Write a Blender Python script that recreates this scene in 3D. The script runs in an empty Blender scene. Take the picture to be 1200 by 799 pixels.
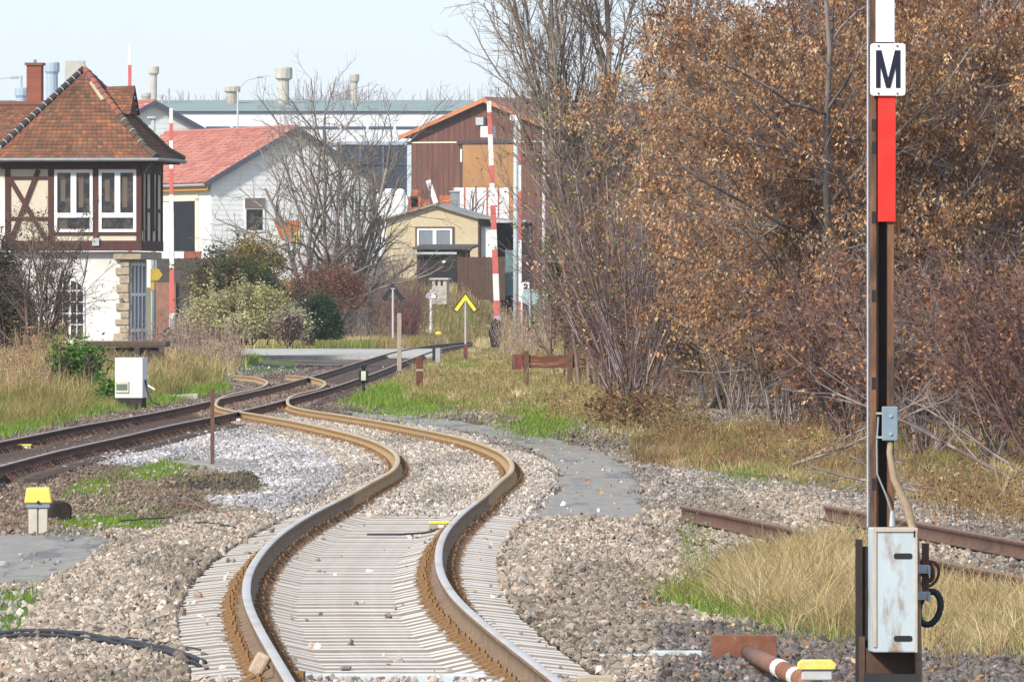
import bpy, math, random
import numpy as np
from mathutils import Vector, Matrix
R = math.radians
random.seed(7)
rng = np.random.default_rng(7)

# ------------------------------------------------------------------ camera, light, exposure
F = 11000.0      # focal length in pixels of a 1200 px wide frame
HC = 2.31        # camera height above the sleepers
HY = 352.0       # horizon row
scn = bpy.context.scene
cam_d = bpy.data.cameras.new('camera')
cam = bpy.data.objects.new('camera', cam_d)
scn.collection.objects.link(cam)
cam_d.sensor_width = 36
cam_d.lens = 36 * F / 1200
cam_d.shift_y = -47.5 / 1200
cam_d.clip_start = 0.5
cam_d.clip_end = 8000
cam.location = (0, 0, HC)
cam.rotation_euler = (R(90), 0, 0)
scn.camera = cam

SUN_EL, SUN_AZ = 34.0, 219.0   # azimuth clockwise from +Y (north); the sun is behind the camera, to the left
w = bpy.data.worlds.new('World')
scn.world = w
w.use_nodes = True
nt = w.node_tree
nt.nodes.clear()
sky = nt.nodes.new('ShaderNodeTexSky')
sky.sky_type = 'NISHITA'
sky.sun_disc = False
sky.sun_elevation = R(SUN_EL)
sky.sun_rotation = R(SUN_AZ)
sky.air_density = 1.0
sky.dust_density = 0.6
sky.ozone_density = 2.0
veil = nt.nodes.new('ShaderNodeMix')       # thin high cloud veiling the blue
veil.data_type = 'RGBA'
veil.inputs[0].default_value = 0.62
veil.inputs[7].default_value = (6.6, 7.6, 9.5, 1)
bg = nt.nodes.new('ShaderNodeBackground')
bg.inputs['Strength'].default_value = 0.088
wo = nt.nodes.new('ShaderNodeOutputWorld')
nt.links.new(sky.outputs[0], veil.inputs[6])
nt.links.new(veil.outputs[2], bg.inputs[0])
nt.links.new(bg.outputs[0], wo.inputs[0])
sun_d = bpy.data.lights.new('sun', 'SUN')
sun_d.energy = 3.5
sun_d.angle = R(5)
sun_d.color = (1.0, 0.93, 0.82)
sun = bpy.data.objects.new('sun', sun_d)
scn.collection.objects.link(sun)
az, el = R(SUN_AZ), R(SUN_EL)
sdir = Vector((math.sin(az) * math.cos(el), math.cos(az) * math.cos(el), math.sin(el)))
sun.rotation_euler = sdir.to_track_quat('Z', 'Y').to_euler()
scn.view_settings.view_transform = 'Standard'
scn.view_settings.look = 'None'
scn.view_settings.exposure = 0.64
scn.view_settings.gamma = 1
scn.render.engine = 'CYCLES'
scn.cycles.max_bounces = 6
scn.cycles.transparent_max_bounces = 6

# ------------------------------------------------------------------ helpers
COL = scn.collection

def P(px, py, Y):
    return Vector(((px - 600) / F * Y, Y, HC - (py - HY) / F * Y))

def G(px, py, z=0.0):
    Y = (HC - z) * F / (py - HY)
    return Vector(((px - 600) / F * Y, Y, z))

def tag(o, label=None, cat=None, group=None, kind=None):
    if label: o['label'] = label
    if cat: o['category'] = cat
    if group: o['group'] = group
    if kind: o['kind'] = kind
    return o

def empty(name, loc=(0, 0, 0), rz=0.0, label=None, cat=None, group=None):
    o = bpy.data.objects.new(name, None)
    o.empty_display_size = 0.2
    COL.objects.link(o)
    o.location = loc
    o.rotation_euler = (0, 0, rz)
    return tag(o, label, cat, group)

def link_mesh(name, me, mats, parent=None, **t):
    for m in (mats if isinstance(mats, (list, tuple)) else [mats]):
        me.materials.append(m)
    o = bpy.data.objects.new(name, me)
    COL.objects.link(o)
    if parent: o.parent = parent
    return tag(o, **t)

def np_mesh(name, V, FA, mats, parent=None, fcol=None, smooth=False, midx=None, **t):
    """V (n,3), FA (m,k) -> one mesh object; fcol (m,3) colour per face"""
    V = np.asarray(V, np.float32); FA = np.asarray(FA, np.int32)
    me = bpy.data.meshes.new(name)
    m, k = FA.shape
    me.vertices.add(len(V)); me.vertices.foreach_set('co', V.ravel())
    me.loops.add(m * k); me.loops.foreach_set('vertex_index', FA.ravel())
    me.polygons.add(m); me.polygons.foreach_set('loop_start', np.arange(m, dtype=np.int32) * k)
    if midx is not None: me.polygons.foreach_set('material_index', np.asarray(midx, np.int32))
    me.update(calc_edges=True)
    if fcol is not None:
        a = me.attributes.new('Col', 'FLOAT_COLOR', 'FACE')
        c = np.ones((m, 4), np.float32); c[:, :3] = fcol
        a.data.foreach_set('color', c.ravel())
    if smooth: me.polygons.foreach_set('use_smooth', np.ones(m, bool))
    return link_mesh(name, me, mats, parent, **t)

class MB:
    """collects boxes, bars, tubes, prisms; build() links them as one mesh"""
    def __init__(s):
        s.v = []; s.f = []; s.mi = []; s.c = []; s.mat = 0; s.col = (1, 1, 1)
    def add(s, vs, fs):
        b = len(s.v)
        s.v += [tuple(x) for x in vs]
        for f in fs:
            s.f.append(tuple(b + i for i in f)); s.mi.append(s.mat); s.c.append(s.col)
        return s
    def box(s, c, size, M=None):
        x, y, z = [d / 2 for d in size]
        vs = [Vector((i * x, j * y, k * z)) for k in (-1, 1) for i, j in ((-1, -1), (1, -1), (1, 1), (-1, 1))]
        if M is not None: vs = [M @ q for q in vs]
        c = Vector(c)
        return s.add([q + c for q in vs], [(3, 2, 1, 0), (4, 5, 6, 7), (0, 1, 5, 4), (1, 2, 6, 5), (2, 3, 7, 6), (3, 0, 4, 7)])
    def bb(s, x0, x1, y0, y1, z0, z1):
        return s.box(((x0 + x1) / 2, (y0 + y1) / 2, (z0 + z1) / 2), (x1 - x0, y1 - y0, z1 - z0))
    def bar(s, a, b, wd, th, up=(0, 0, 1)):
        """rectangular bar from a to b; th along 'up'-ish, wd sideways"""
        a, b = Vector(a), Vector(b); d = (b - a); L = d.length; d.normalize()
        u = Vector(up); sx = d.cross(u)
        if sx.length < 1e-4: sx = d.cross(Vector((1, 0, 0)))
        sx.normalize(); u = sx.cross(d).normalized()
        M = Matrix((sx, d, u)).transposed()
        return s.box((a + b) / 2, (wd, L, th), M)
    def tube(s, pts, rad, n=8, cap=True):
        pts = [Vector(p) for p in pts]
        if not isinstance(rad, (list, tuple)): rad = [rad] * len(pts)
        vs = []; ref = None
        for i, p in enumerate(pts):
            d = (pts[min(i + 1, len(pts) - 1)] - pts[max(i - 1, 0)])
            if d.length < 1e-9: d = Vector((0, 0, 1))
            d.normalize()
            if ref is None: ref = d.orthogonal().normalized()
            a = (ref - d * ref.dot(d))
            a = a.normalized() if a.length > 1e-6 else d.orthogonal().normalized()
            ref = a; b = d.cross(a)
            vs += [p + (a * math.cos(2 * math.pi * k / n) + b * math.sin(2 * math.pi * k / n)) * rad[i] for k in range(n)]
        fs = []
        for i in range(len(pts) - 1):
            for k in range(n):
                k2 = (k + 1) % n
                fs.append((i * n + k, i * n + k2, (i + 1) * n + k2, (i + 1) * n + k))
        if cap:
            fs.append(tuple(range(n))[::-1]); fs.append(tuple((len(pts) - 1) * n + k for k in range(n)))
        return s.add(vs, fs)
    def prism(s, poly, a, b):
        """poly: list of 3-D points (planar); extruded by vector b-a (Vectors)"""
        d = Vector(b) - Vector(a); n = len(poly)
        vs = [Vector(p) + Vector(a) for p in poly]; vs += [q + d for q in vs]
        fs = [tuple(range(n))[::-1], tuple(range(n, 2 * n))]
        fs += [(i, (i + 1) % n, n + (i + 1) % n, n + i) for i in range(n)]
        return s.add(vs, fs)
    def build(s, name, mats, parent=None, smooth=False, bevel=0, **t):
        me = bpy.data.meshes.new(name)
        me.from_pydata(s.v, [], s.f)
        me.polygons.foreach_set('material_index', s.mi)
        if smooth: me.polygons.foreach_set('use_smooth', [True] * len(s.f))
        a = me.attributes.new('Col', 'FLOAT_COLOR', 'FACE')
        a.data.foreach_set('color', np.array([(c[0], c[1], c[2], 1) for c in s.c], np.float32).ravel())
        me.update()
        import bmesh
        bm = bmesh.new(); bm.from_mesh(me)
        bmesh.ops.recalc_face_normals(bm, faces=bm.faces)
        bm.to_mesh(me); bm.free()
        o = link_mesh(name, me, mats, parent, **t)
        if bevel:
            b = o.modifiers.new('bevel', 'BEVEL'); b.width = bevel; b.segments = 2; b.limit_method = 'ANGLE'
        return o

def copy_tree(o, parent=None):
    c = o.copy(); COL.objects.link(c); c.parent = parent
    for ch in list(o.children): copy_tree(ch, c)
    return c

# ------------------------------------------------------------------ materials
MATS = {}
def mat(name, col, rough=0.8, var=0.15, scale=3.0, metal=0.0, bump=0.0, bscale=None, col2=None, c2scale=1.5, c2lo=0.5, c2hi=0.65,
        attr=None, stretch=(1, 1, 1), spec=0.3, transl=0.0):
    """principled material: base colour modulated by noise; a second colour in patches (stain, rust, moss)"""
    if name in MATS: return MATS[name]
    m = bpy.data.materials.new(name); m.use_nodes = True
    n = m.node_tree; n.nodes.clear()
    out = n.nodes.new('ShaderNodeOutputMaterial')
    bs = n.nodes.new('ShaderNodeBsdfPrincipled')
    bs.inputs['Roughness'].default_value = rough
    bs.inputs['Metallic'].default_value = metal
    bs.inputs['Specular IOR Level'].default_value = spec
    tc = n.nodes.new('ShaderNodeTexCoord')
    mp = n.nodes.new('ShaderNodeMapping'); mp.inputs['Scale'].default_value = stretch
    n.links.new(tc.outputs['Object'], mp.inputs[0])
    if attr:
        at = n.nodes.new('ShaderNodeAttribute'); at.attribute_name = 'Col'
        at.attribute_type = attr
        base = at.outputs['Color']
    else:
        rgb = n.nodes.new('ShaderNodeRGB'); rgb.outputs[0].default_value = (*col, 1)
        base = rgb.outputs[0]
    if col2 is not None:
        nz2 = n.nodes.new('ShaderNodeTexNoise'); nz2.inputs['Scale'].default_value = c2scale; nz2.inputs['Detail'].default_value = 8
        nz2.inputs['Roughness'].default_value = 0.65
        n.links.new(mp.outputs[0], nz2.inputs['Vector'])
        rp = n.nodes.new('ShaderNodeMapRange')
        rp.inputs['From Min'].default_value = c2lo; rp.inputs['From Max'].default_value = c2hi
        n.links.new(nz2.outputs[0], rp.inputs[0])
        mx = n.nodes.new('ShaderNodeMix'); mx.data_type = 'RGBA'
        n.links.new(rp.outputs[0], mx.inputs[0]); n.links.new(base, mx.inputs[6]); mx.inputs[7].default_value = (*col2, 1)
        base = mx.outputs[2]
    nz = n.nodes.new('ShaderNodeTexNoise'); nz.inputs['Scale'].default_value = scale; nz.inputs['Detail'].default_value = 6
    nz.inputs['Roughness'].default_value = 0.7
    n.links.new(mp.outputs[0], nz.inputs['Vector'])
    mr = n.nodes.new('ShaderNodeMapRange'); mr.inputs['From Min'].default_value = 0.3; mr.inputs['From Max'].default_value = 0.7
    mr.inputs['To Min'].default_value = 1 - var; mr.inputs['To Max'].default_value = 1 + var
    n.links.new(nz.outputs[0], mr.inputs[0])
    sc = n.nodes.new('ShaderNodeVectorMath'); sc.operation = 'SCALE'
    n.links.new(base, sc.inputs[0]); n.links.new(mr.outputs[0], sc.inputs['Scale'])
    n.links.new(sc.outputs[0], bs.inputs['Base Color'])
    if bump:
        bn = n.nodes.new('ShaderNodeBump'); bn.inputs['Strength'].default_value = 1.0; bn.inputs['Distance'].default_value = bump
        if bscale:
            nb = n.nodes.new('ShaderNodeTexNoise'); nb.inputs['Scale'].default_value = bscale; nb.inputs['Detail'].default_value = 5
            n.links.new(mp.outputs[0], nb.inputs['Vector']); n.links.new(nb.outputs[0], bn.inputs['Height'])
        else:
            n.links.new(nz.outputs[0], bn.inputs['Height'])
        n.links.new(bn.outputs[0], bs.inputs['Normal'])
    if transl:
        tr = n.nodes.new('ShaderNodeBsdfTranslucent'); n.links.new(sc.outputs[0], tr.inputs[0])
        ms = n.nodes.new('ShaderNodeMixShader'); ms.inputs[0].default_value = transl
        n.links.new(bs.outputs[0], ms.inputs[1]); n.links.new(tr.outputs[0], ms.inputs[2]); n.links.new(ms.outputs[0], out.inputs[0])
    else:
        n.links.new(bs.outputs[0], out.inputs[0])
    MATS[name] = m
    return m

steel_top = mat('worn_rail_steel', (0.56, 0.51, 0.45), 0.38, 0.12, 6, metal=0.35, col2=(0.40, 0.28, 0.16), c2scale=0.8, c2lo=0.5, c2hi=0.75, spec=0.5)
head_tan = mat('tan_rail_head', (0.48, 0.35, 0.19), 0.5, 0.12, 6, metal=0.15, col2=(0.55, 0.47, 0.36), c2scale=0.5)
far_gold = mat('golden_rail_rust', (0.36, 0.24, 0.115), 0.85, 0.25, 9)
rust_gold = mat('tan_rail_rust', (0.21, 0.14, 0.085), 0.85, 0.3, 9, col2=(0.17, 0.11, 0.08), c2scale=2.0, bump=0.002)
rust_dark = mat('dark_rail_rust', (0.13, 0.072, 0.05), 0.9, 0.35, 7, col2=(0.085, 0.05, 0.04), c2scale=2.5, bump=0.002)
old_steel = mat('dull_rail_head', (0.36, 0.30, 0.25), 0.5, 0.2, 5, metal=0.2, col2=(0.22, 0.15, 0.11), c2scale=1.2)
rust_red = mat('red_brown_rust', (0.20, 0.085, 0.05), 0.85, 0.3, 12, col2=(0.42, 0.27, 0.16), c2scale=6, c2lo=0.56, c2hi=0.66, bump=0.003)
clip_rust = mat('clip_rust', (0.22, 0.125, 0.055), 0.85, 0.35, 15, col2=(0.12, 0.07, 0.05), c2scale=9)
sleeper_side = mat('shaded_dusty_sleeper_side', (0.30, 0.265, 0.225), 0.95, 0.15, 8)  # darker tone paints in the shade between sleepers, along with ballast dust
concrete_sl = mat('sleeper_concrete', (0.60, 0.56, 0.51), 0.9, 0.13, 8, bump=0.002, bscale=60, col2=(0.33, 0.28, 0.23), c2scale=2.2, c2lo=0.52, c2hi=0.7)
concrete = mat('pale_concrete', (0.42, 0.40, 0.36), 0.9, 0.2, 4, bump=0.002, col2=(0.28, 0.26, 0.22), c2scale=1.5)
wood_sl = mat('tarred_timber', (0.075, 0.055, 0.045), 0.9, 0.3, 8, col2=(0.14, 0.11, 0.09), c2scale=4)
asphalt = mat('worn_asphalt', (0.25, 0.235, 0.21), 0.92, 0.14, 5, stretch=(1, .12, 1), col2=(0.16, 0.155, 0.15), c2scale=1.3, c2lo=0.54, c2hi=0.60)
def add_cracks(m, sc=.33):
    n = m.node_tree; bs = [q for q in n.nodes if q.type == 'BSDF_PRINCIPLED'][0]; src = bs.inputs['Base Color'].links[0].from_socket
    tc = n.nodes.new('ShaderNodeTexCoord'); mp = n.nodes.new('ShaderNodeMapping'); mp.inputs['Scale'].default_value = (1, .16, 1)
    nz = n.nodes.new('ShaderNodeTexNoise'); nz.inputs['Scale'].default_value = 2.0; nz.inputs['Detail'].default_value = 5; ad = n.nodes.new('ShaderNodeVectorMath'); ad.operation = 'MULTIPLY_ADD'; ad.inputs[1].default_value = (2.2, 2.2, 0)
    vo = n.nodes.new('ShaderNodeTexVoronoi'); vo.feature = 'DISTANCE_TO_EDGE'; vo.inputs['Scale'].default_value = sc
    mr = n.nodes.new('ShaderNodeMapRange'); mr.inputs['From Max'].default_value = .010; mr.inputs['To Min'].default_value = .6
    mu = n.nodes.new('ShaderNodeVectorMath'); mu.operation = 'SCALE'
    L = n.links.new
    L(tc.outputs['Object'], mp.inputs[0]); L(mp.outputs[0], nz.inputs['Vector']); L(nz.outputs['Color'], ad.inputs[0]); L(mp.outputs[0], ad.inputs[2]); L(ad.outputs[0], vo.inputs['Vector'])
    L(vo.outputs['Distance'], mr.inputs[0]); L(src, mu.inputs[0]); L(mr.outputs[0], mu.inputs['Scale']); L(mu.outputs[0], bs.inputs['Base Color'])
add_cracks(asphalt)
white_paint = mat('white_paint', (0.76, 0.76, 0.76), 0.5, 0.05, 4)
dirty_white = mat('dirty_white_paint', (0.68, 0.68, 0.67), 0.6, 0.1, 3, col2=(0.45, 0.38, 0.30), c2scale=3, c2lo=0.6, c2hi=0.75)
red_paint = mat('signal_red_paint', (0.68, 0.03, 0.02), 0.45, 0.08, 5, col2=(0.46, 0.06, 0.04), c2scale=7, c2lo=.5, c2hi=.75)
faded_red = mat('faded_red_paint', (0.50, 0.12, 0.10), 0.6, 0.12, 3)
yellow = mat('yellow_enamel', (0.80, 0.62, 0.05), 0.5, 0.12, 12)
black = mat('black_paint', (0.022, 0.022, 0.024), 0.5, 0.2, 6)
galv = mat('galvanised_steel', (0.42, 0.45, 0.48), 0.5, 0.12, 8, metal=0.4)
rubber = mat('black_rubber', (0.03, 0.03, 0.035), 0.6, 0.2, 10)
blue_grey = mat('blue_grey_enamel', (0.20, 0.27, 0.32), 0.5, 0.1, 8)
timber = mat('oxblood_timber', (0.082, 0.034, 0.028), 0.8, 0.25, 6, stretch=(1, 1, 0.3))
plaster = mat('cream_infill', (0.58, 0.52, 0.41), 0.9, 0.06, 3)
plaster_w = mat('white_render', (0.66, 0.65, 0.62), 0.9, 0.05, 2, col2=(0.52, 0.50, 0.46), c2scale=0.6, c2lo=0.5, c2hi=0.75)
glass = mat('dark_window_glass', (0.02, 0.025, 0.035), 0.12, 0.4, 1.2, spec=0.35, col2=(0.10, 0.075, 0.055), c2scale=1.4, c2lo=0.5, c2hi=0.6)
inside = mat('dark_interior', (0.012, 0.014, 0.02), 0.9, 0.3, 1.0)
sandstone = mat('sandstone', (0.36, 0.30, 0.215), 0.9, 0.3, 5, bump=0.02, bscale=9)
tile_m = mat('clay_roof_tile', (0.3, 0.1, 0.05), 0.85, 0.2, 25, attr='GEOMETRY')
leaf_m = mat('leaf', (0.1, 0.1, 0.1), 0.8, 0.12, 3, attr='GEOMETRY', transl=0.25, spec=0.15)
grass_m = mat('grass_blade', (0.1, 0.1, 0.1), 0.8, 0.1, 2, attr='GEOMETRY', transl=0.3, spec=0.15)
bark_m = mat('bark', (0.16, 0.12, 0.09), 0.9, 0.25, 5, attr='GEOMETRY')
vc_m = mat('coloured_finish', (0.5, 0.5, 0.5), 0.8, 0.12, 3, attr='GEOMETRY')
# ------------------------------------------------------------------ track alignments (ground plan)
def spline_x(pts, z=0.17):
    q = [G(a, b, z) for a, b in pts]
    Y = np.array([p.y for p in q]); X = np.array([p.x for p in q])
    i = np.argsort(Y)
    return Y[i], X[i]
def pchip(Ys, Xs, y):
    # monotone-safe cubic (Catmull with finite differences, non-uniform)
    y = np.atleast_1d(np.asarray(y, float))
    h = np.diff(Ys); d = np.diff(Xs) / h
    m = np.empty_like(Xs); m[1:-1] = (d[:-1] * h[1:] + d[1:] * h[:-1]) / (h[1:] + h[:-1]); m[0] = d[0]; m[-1] = d[-1]
    k = np.clip(np.searchsorted(Ys, y) - 1, 0, len(h) - 1)
    t = (y - Ys[k]) / h[k]
    out = ((2*t**3-3*t**2+1)*Xs[k] + (t**3-2*t**2+t)*h[k]*m[k] + (-2*t**3+3*t**2)*Xs[k+1] + (t**3-t**2)*h[k]*m[k+1])
    lo = y < Ys[0]; hi = y > Ys[-1]
    out[lo] = Xs[0] + (y[lo] - Ys[0]) * m[0]; out[hi] = Xs[-1] + (y[hi] - Ys[-1]) * m[-1]
    return out
AL = [(346,799),(322,768),(305,742),(295,715),(290,695),(293,675),(308,652),(335,625),(372,602),(405,585),(437,563),(458,553),(466,545),(464,532),(448,522),(420,510),(380,500),(340,491),(300,484),(277,481),(262,478),(254,470),(262,464),(300,456),(312,450),(309,444),(295,441),(273,440)]
AR = [(650,799),(612,765),(575,735),(545,712),(522,685),(509,655),(512,630),(525,610),(545,592),(568,577),(590,560),(598,550),(596,538),(582,526),(555,516),(520,508),(480,500),(440,493),(400,487),(365,481),(345,477),(337,469),(350,461),(375,454),(381,450),(370,444),(350,441),(320,438)]
BL = [(0,518.5),(54,506.6),(108,495.7),(169,486),(217,477),(262,466),(312,456),(355,443),(428,420),(461,411),(490,406),(520,402.5),(560,399),(620,396),(700,393.5)]
BR = [(0,542),(65,525),(130,514),(184,501),(249,488),(282,480),(338,467),(383,454),(433,440),(490,419),(525,408),(560,402.5),(620,399),(700,396)]
def centre(Lp, Rp, y0, y1, n):
    YL, XL = spline_x(Lp); YR, XR = spline_x(Rp)
    ys = np.linspace(y0, y1, n)
    return ys, (pchip(YL, XL, ys) + pchip(YR, XR, ys)) / 2
ya, xa = centre(AL, AR, 40, 268, 457)
k = np.ones(5) / 5
xs_ = np.convolve(np.pad(xa, 2, 'edge'), k, 'valid'); xa[3:-3] = xs_[3:-3]
yb, xb = centre(BL, BR, 105, 560, 456)
k = np.ones(15) / 15
xs_ = np.convolve(np.pad(xb, 7, 'edge'), k, 'valid'); xb[8:-8] = xs_[8:-8]
def XA(Y): return np.interp(Y, ya, xa)
def XB(Y): return np.interp(Y, yb, xb, left=xb[0] - 30)
def sm(a, b, x):
    t = np.clip((x - a) / (b - a), 0, 1); return t * t * (3 - 2 * t)
def XBe(Y):
    Y = np.asarray(Y, float)
    s = (xb[20] - xb[0]) / (yb[20] - yb[0])
    return np.where(Y < yb[0], xb[0] + (Y - yb[0]) * s, np.interp(Y, yb, xb))

def Hn(X, Y):
    """terrain height"""
    X = np.asarray(X, float); Y = np.asarray(Y, float)
    z = np.full(np.broadcast(X, Y).shape, -0.045)
    dA = XA(Y) - X
    z = z - 0.22 * sm(1.9, 3.1, dA) * (1 - sm(100, 128, Y))
    dB = XBe(Y) - X
    z = z + 0.55 * sm(2.2, 8.0, dB) * (1 - sm(330, 380, Y))
    dR = X - np.where(Y < 270, XA(Y), XBe(Y))
    z = z + 0.30 * sm(2.6, 7, dR) * sm(115, 150, Y) * (1 - sm(440, 480, Y))
    z = z + 3.1 * sm(497, 545, Y - 12 * np.clip(X + 2.4, 0, 8))
    z = z + 22 * sm(700, 1500, Y)
    z = z + 0.02 * np.sin(X * 1.7 + Y * .31) * np.sin(Y * .23) * (np.abs(dA) > 2.2)
    return z
def Hs(x, y): return float(Hn(x, y))
def T(px, py):
    """the point of the terrain seen at a pixel"""
    Y = HC * F / (py - HY)
    for _ in range(30):
        X = (px - 600) / F * Y
        Yn = (HC - Hs(X, Y)) * F / (py - HY); Y = 0.5 * Y + 0.5 * Yn
    X = (px - 600) / F * Y
    return Vector((X, Y, Hs(X, Y)))
def on(px, Y, dz=0.0):
    X = (px - 600) / F * Y
    return Vector((X, Y, Hs(X, Y) + dz))

def inpoly(px, py, poly):
    c = np.zeros(px.shape, bool); n = len(poly); j = n - 1
    for i in range(n):
        xi, yi = poly[i]; xj, yj = poly[j]
        if yi != yj:
            c ^= ((yi > py) != (yj > py)) & (px < (xj - xi) * (py - yi) / (yj - yi) + xi)
        j = i
    return c
def vnoise(x, y, s, seed=0):
    """cheap value noise, 0..1"""
    x = np.asarray(x) / s; y = np.asarray(y) / s
    xi = np.floor(x).astype(np.int64); yi = np.floor(y).astype(np.int64); fx = x - xi; fy = y - yi
    def h(a, b):
        v = (a * 374761393 + b * 668265263 + seed * 982451653) & 0xffffffff
        v = ((v ^ (v >> 13)) * 1274126177) & 0xffffffff
        return ((v ^ (v >> 16)) & 0xffff) / 65535.0
    fx = fx * fx * (3 - 2 * fx); fy = fy * fy * (3 - 2 * fy)
    return (h(xi, yi) * (1 - fx) + h(xi + 1, yi) * fx) * (1 - fy) + (h(xi, yi + 1) * (1 - fx) + h(xi + 1, yi + 1) * fx) * fy

# ground cover plan: outlines surveyed on the ground plane
PATH = [(395,481),(470,487),(540,495),(600,505),(670,518),(715,532),(735,545),(752,575),(756,609),(622,609),(640,590),(652,570),(655,556),(640,540),(610,524),(560,510),(500,500),(420,490)]
ASPL = [(-60,628),(140,631),(126,645),(100,662),(70,679),(40,688),(-60,690)]
WHITE = [(90,545),(180,520),(290,488),(420,512),(462,530),(470,548),(440,575),(370,610),(290,602),(240,585),(320,578),(300,562),(240,548),(180,552)]
WHITE2 = [(600,540),(625,545),(650,560),(640,585),(622,606),(575,606),(590,580),(603,560)]
WHITE3 = [(480,497),(560,512),(605,530),(605,560),(580,600),(430,600),(470,560),(470,530)]
GRAVR = [(655,520),(740,535),(860,560),(980,572),(1230,640),(1230,700),(900,610),(760,606),(752,575),(725,545)]
BROWNR = [(590,607),(760,600),(800,585),(900,575),(1000,600),(1210,690),(1210,800),(660,800),(620,745),(590,690),(578,650)]
DIRT1 = [(-50,575),(60,545),(200,550),(330,560),(310,575),(240,582),(260,595),(200,612),(60,622),(-50,625)]
SOIL = [(215,560),(290,552),(300,560),(320,572),(290,578),(240,574),(190,574)]
GREENS = [[(150,560),(165,543),(225,540),(215,556),(180,566)], [(75,580),(95,565),(130,566),(135,580)],
          [(60,622),(75,606),(150,606),(195,610),(180,624)], [(-60,700),(40,688),(62,690),(45,705),(25,745),(-60,750)],
          [(-20,515),(0,492),(60,482),(130,470),(200,452),(270,440),(260,458),(190,474),(110,486),(50,500),(0,515)],
          [(262,440),(280,424),(350,425),(352,436),(330,440),(300,437)],
          [(770,705),(790,690),(880,700),(1000,735),(1000,752),(930,745),(840,725)],
          [(400,470),(415,452),(460,455),(470,475),(440,480)]]
TALL = [[(850,706),(865,695),(900,674),(950,660),(1012,655),(1012,752),(960,742),(900,722),(870,712)],
        [(1080,688),(1200,708),(1300,715),(1300,765),(1085,765)],
        [(735,542),(760,512),(860,500),(1000,495),(1300,470),(1300,640),(1100,590),(980,578),(900,560),(800,550)],
        [(395,470),(405,452),(440,428),(520,418),(570,408),(650,403),(760,470),(760,522),(690,500),(600,488),(520,477),(440,472)],
        [(-60,500),(-60,430),(130,430),(262,428),(268,440),(200,462),(130,478),(60,490),(0,503)]]
B1D = np.array([.30,.255,.215]); 
def ground_colour(X, Y):
    px = 600 + X * F / Y; py = HY + (HC - Hn(X, Y)) * F / Y
    jx = px + (vnoise(X, Y * .25, .35, 3) - .5) * 26 ; jy = py + (vnoise(X, Y * .2, .5, 4) - .5) * 5
    n = X.size
    C = np.tile(np.array([.115, .09, .055]), (n, 1))
    v = vnoise(X, Y * .1, 1.2, 5)
    C *= (0.7 + .6 * v)[:, None]
    dA = X - XA(Y); dB = X - XBe(Y)
    def put(m, c): C[m] = np.array(c)
    for p in TALL: put(inpoly(jx, jy, p), (.16, .12, .06))
    put((dB > -3) & (dB < 2.5) & (Y < 420), (.125, .10, .085))
    put(inpoly(jx, jy, BROWNR), (.24, .20, .17))
    put(inpoly(jx, jy, DIRT1), (.15, .125, .08))
    put((dA > -3.3) & (dA < 2.1) & (Y < 108), (.25, .21, .18))
    for p in (WHITE, WHITE2, WHITE3): put(inpoly(jx, jy, p), (.36, .35, .345))
    put(inpoly(jx, jy, SOIL), (.055, .042, .032))
    put((np.abs(dA) < 1.35) & (Y < 100), (.2, .17, .15))
    put((np.abs(dB) < 1.3) & (Y < 420), (.10, .07, .055))
    for p in GREENS: put(inpoly(jx, jy, p), (.07, .11, .022))
    far = Y > 445
    g = vnoise(X, Y * .2, 2.5, 8)
    C[far] = (np.array([.30, .22, .11])[None] * (1 - g[far, None]) + np.array([.12, .15, .04])[None] * g[far, None])
    put((Y > 445) & (Y < 492) & (X < -5), (.13, .19, .04))
    C[Y > 640] = (.10, .09, .06)
    return C

# ------------------------------------------------------------------ ground sheet
Ys_ = np.concatenate([np.geomspace(30, 560, 620), np.geomspace(563, 6000, 60)])
us = np.concatenate([np.linspace(-3.0, -.1, 24)[:-1], np.linspace(-.1, .1, 300), np.linspace(.1, 3.0, 24)[1:]])
UU, YY = np.meshgrid(us, Ys_)
XX = UU * YY
nr, nc = XX.shape
xx, yy = XX.ravel(), YY.ravel()
V = np.stack([xx, yy, Hn(xx, yy)], 1)
i = np.arange(nr * nc).reshape(nr, nc)
FA = np.stack([i[:-1, :-1], i[:-1, 1:], i[1:, 1:], i[1:, :-1]], -1).reshape(-1, 4)
fc = V[FA].mean(1)
ground_m = mat('ground_soil', (.1, .1, .1), 0.95, 0.28, 14, attr='GEOMETRY', bump=0.02, bscale=30)
np_mesh('ground', V, FA, ground_m, fcol=ground_colour(fc[:, 0], fc[:, 1]), smooth=True, kind='structure')

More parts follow.
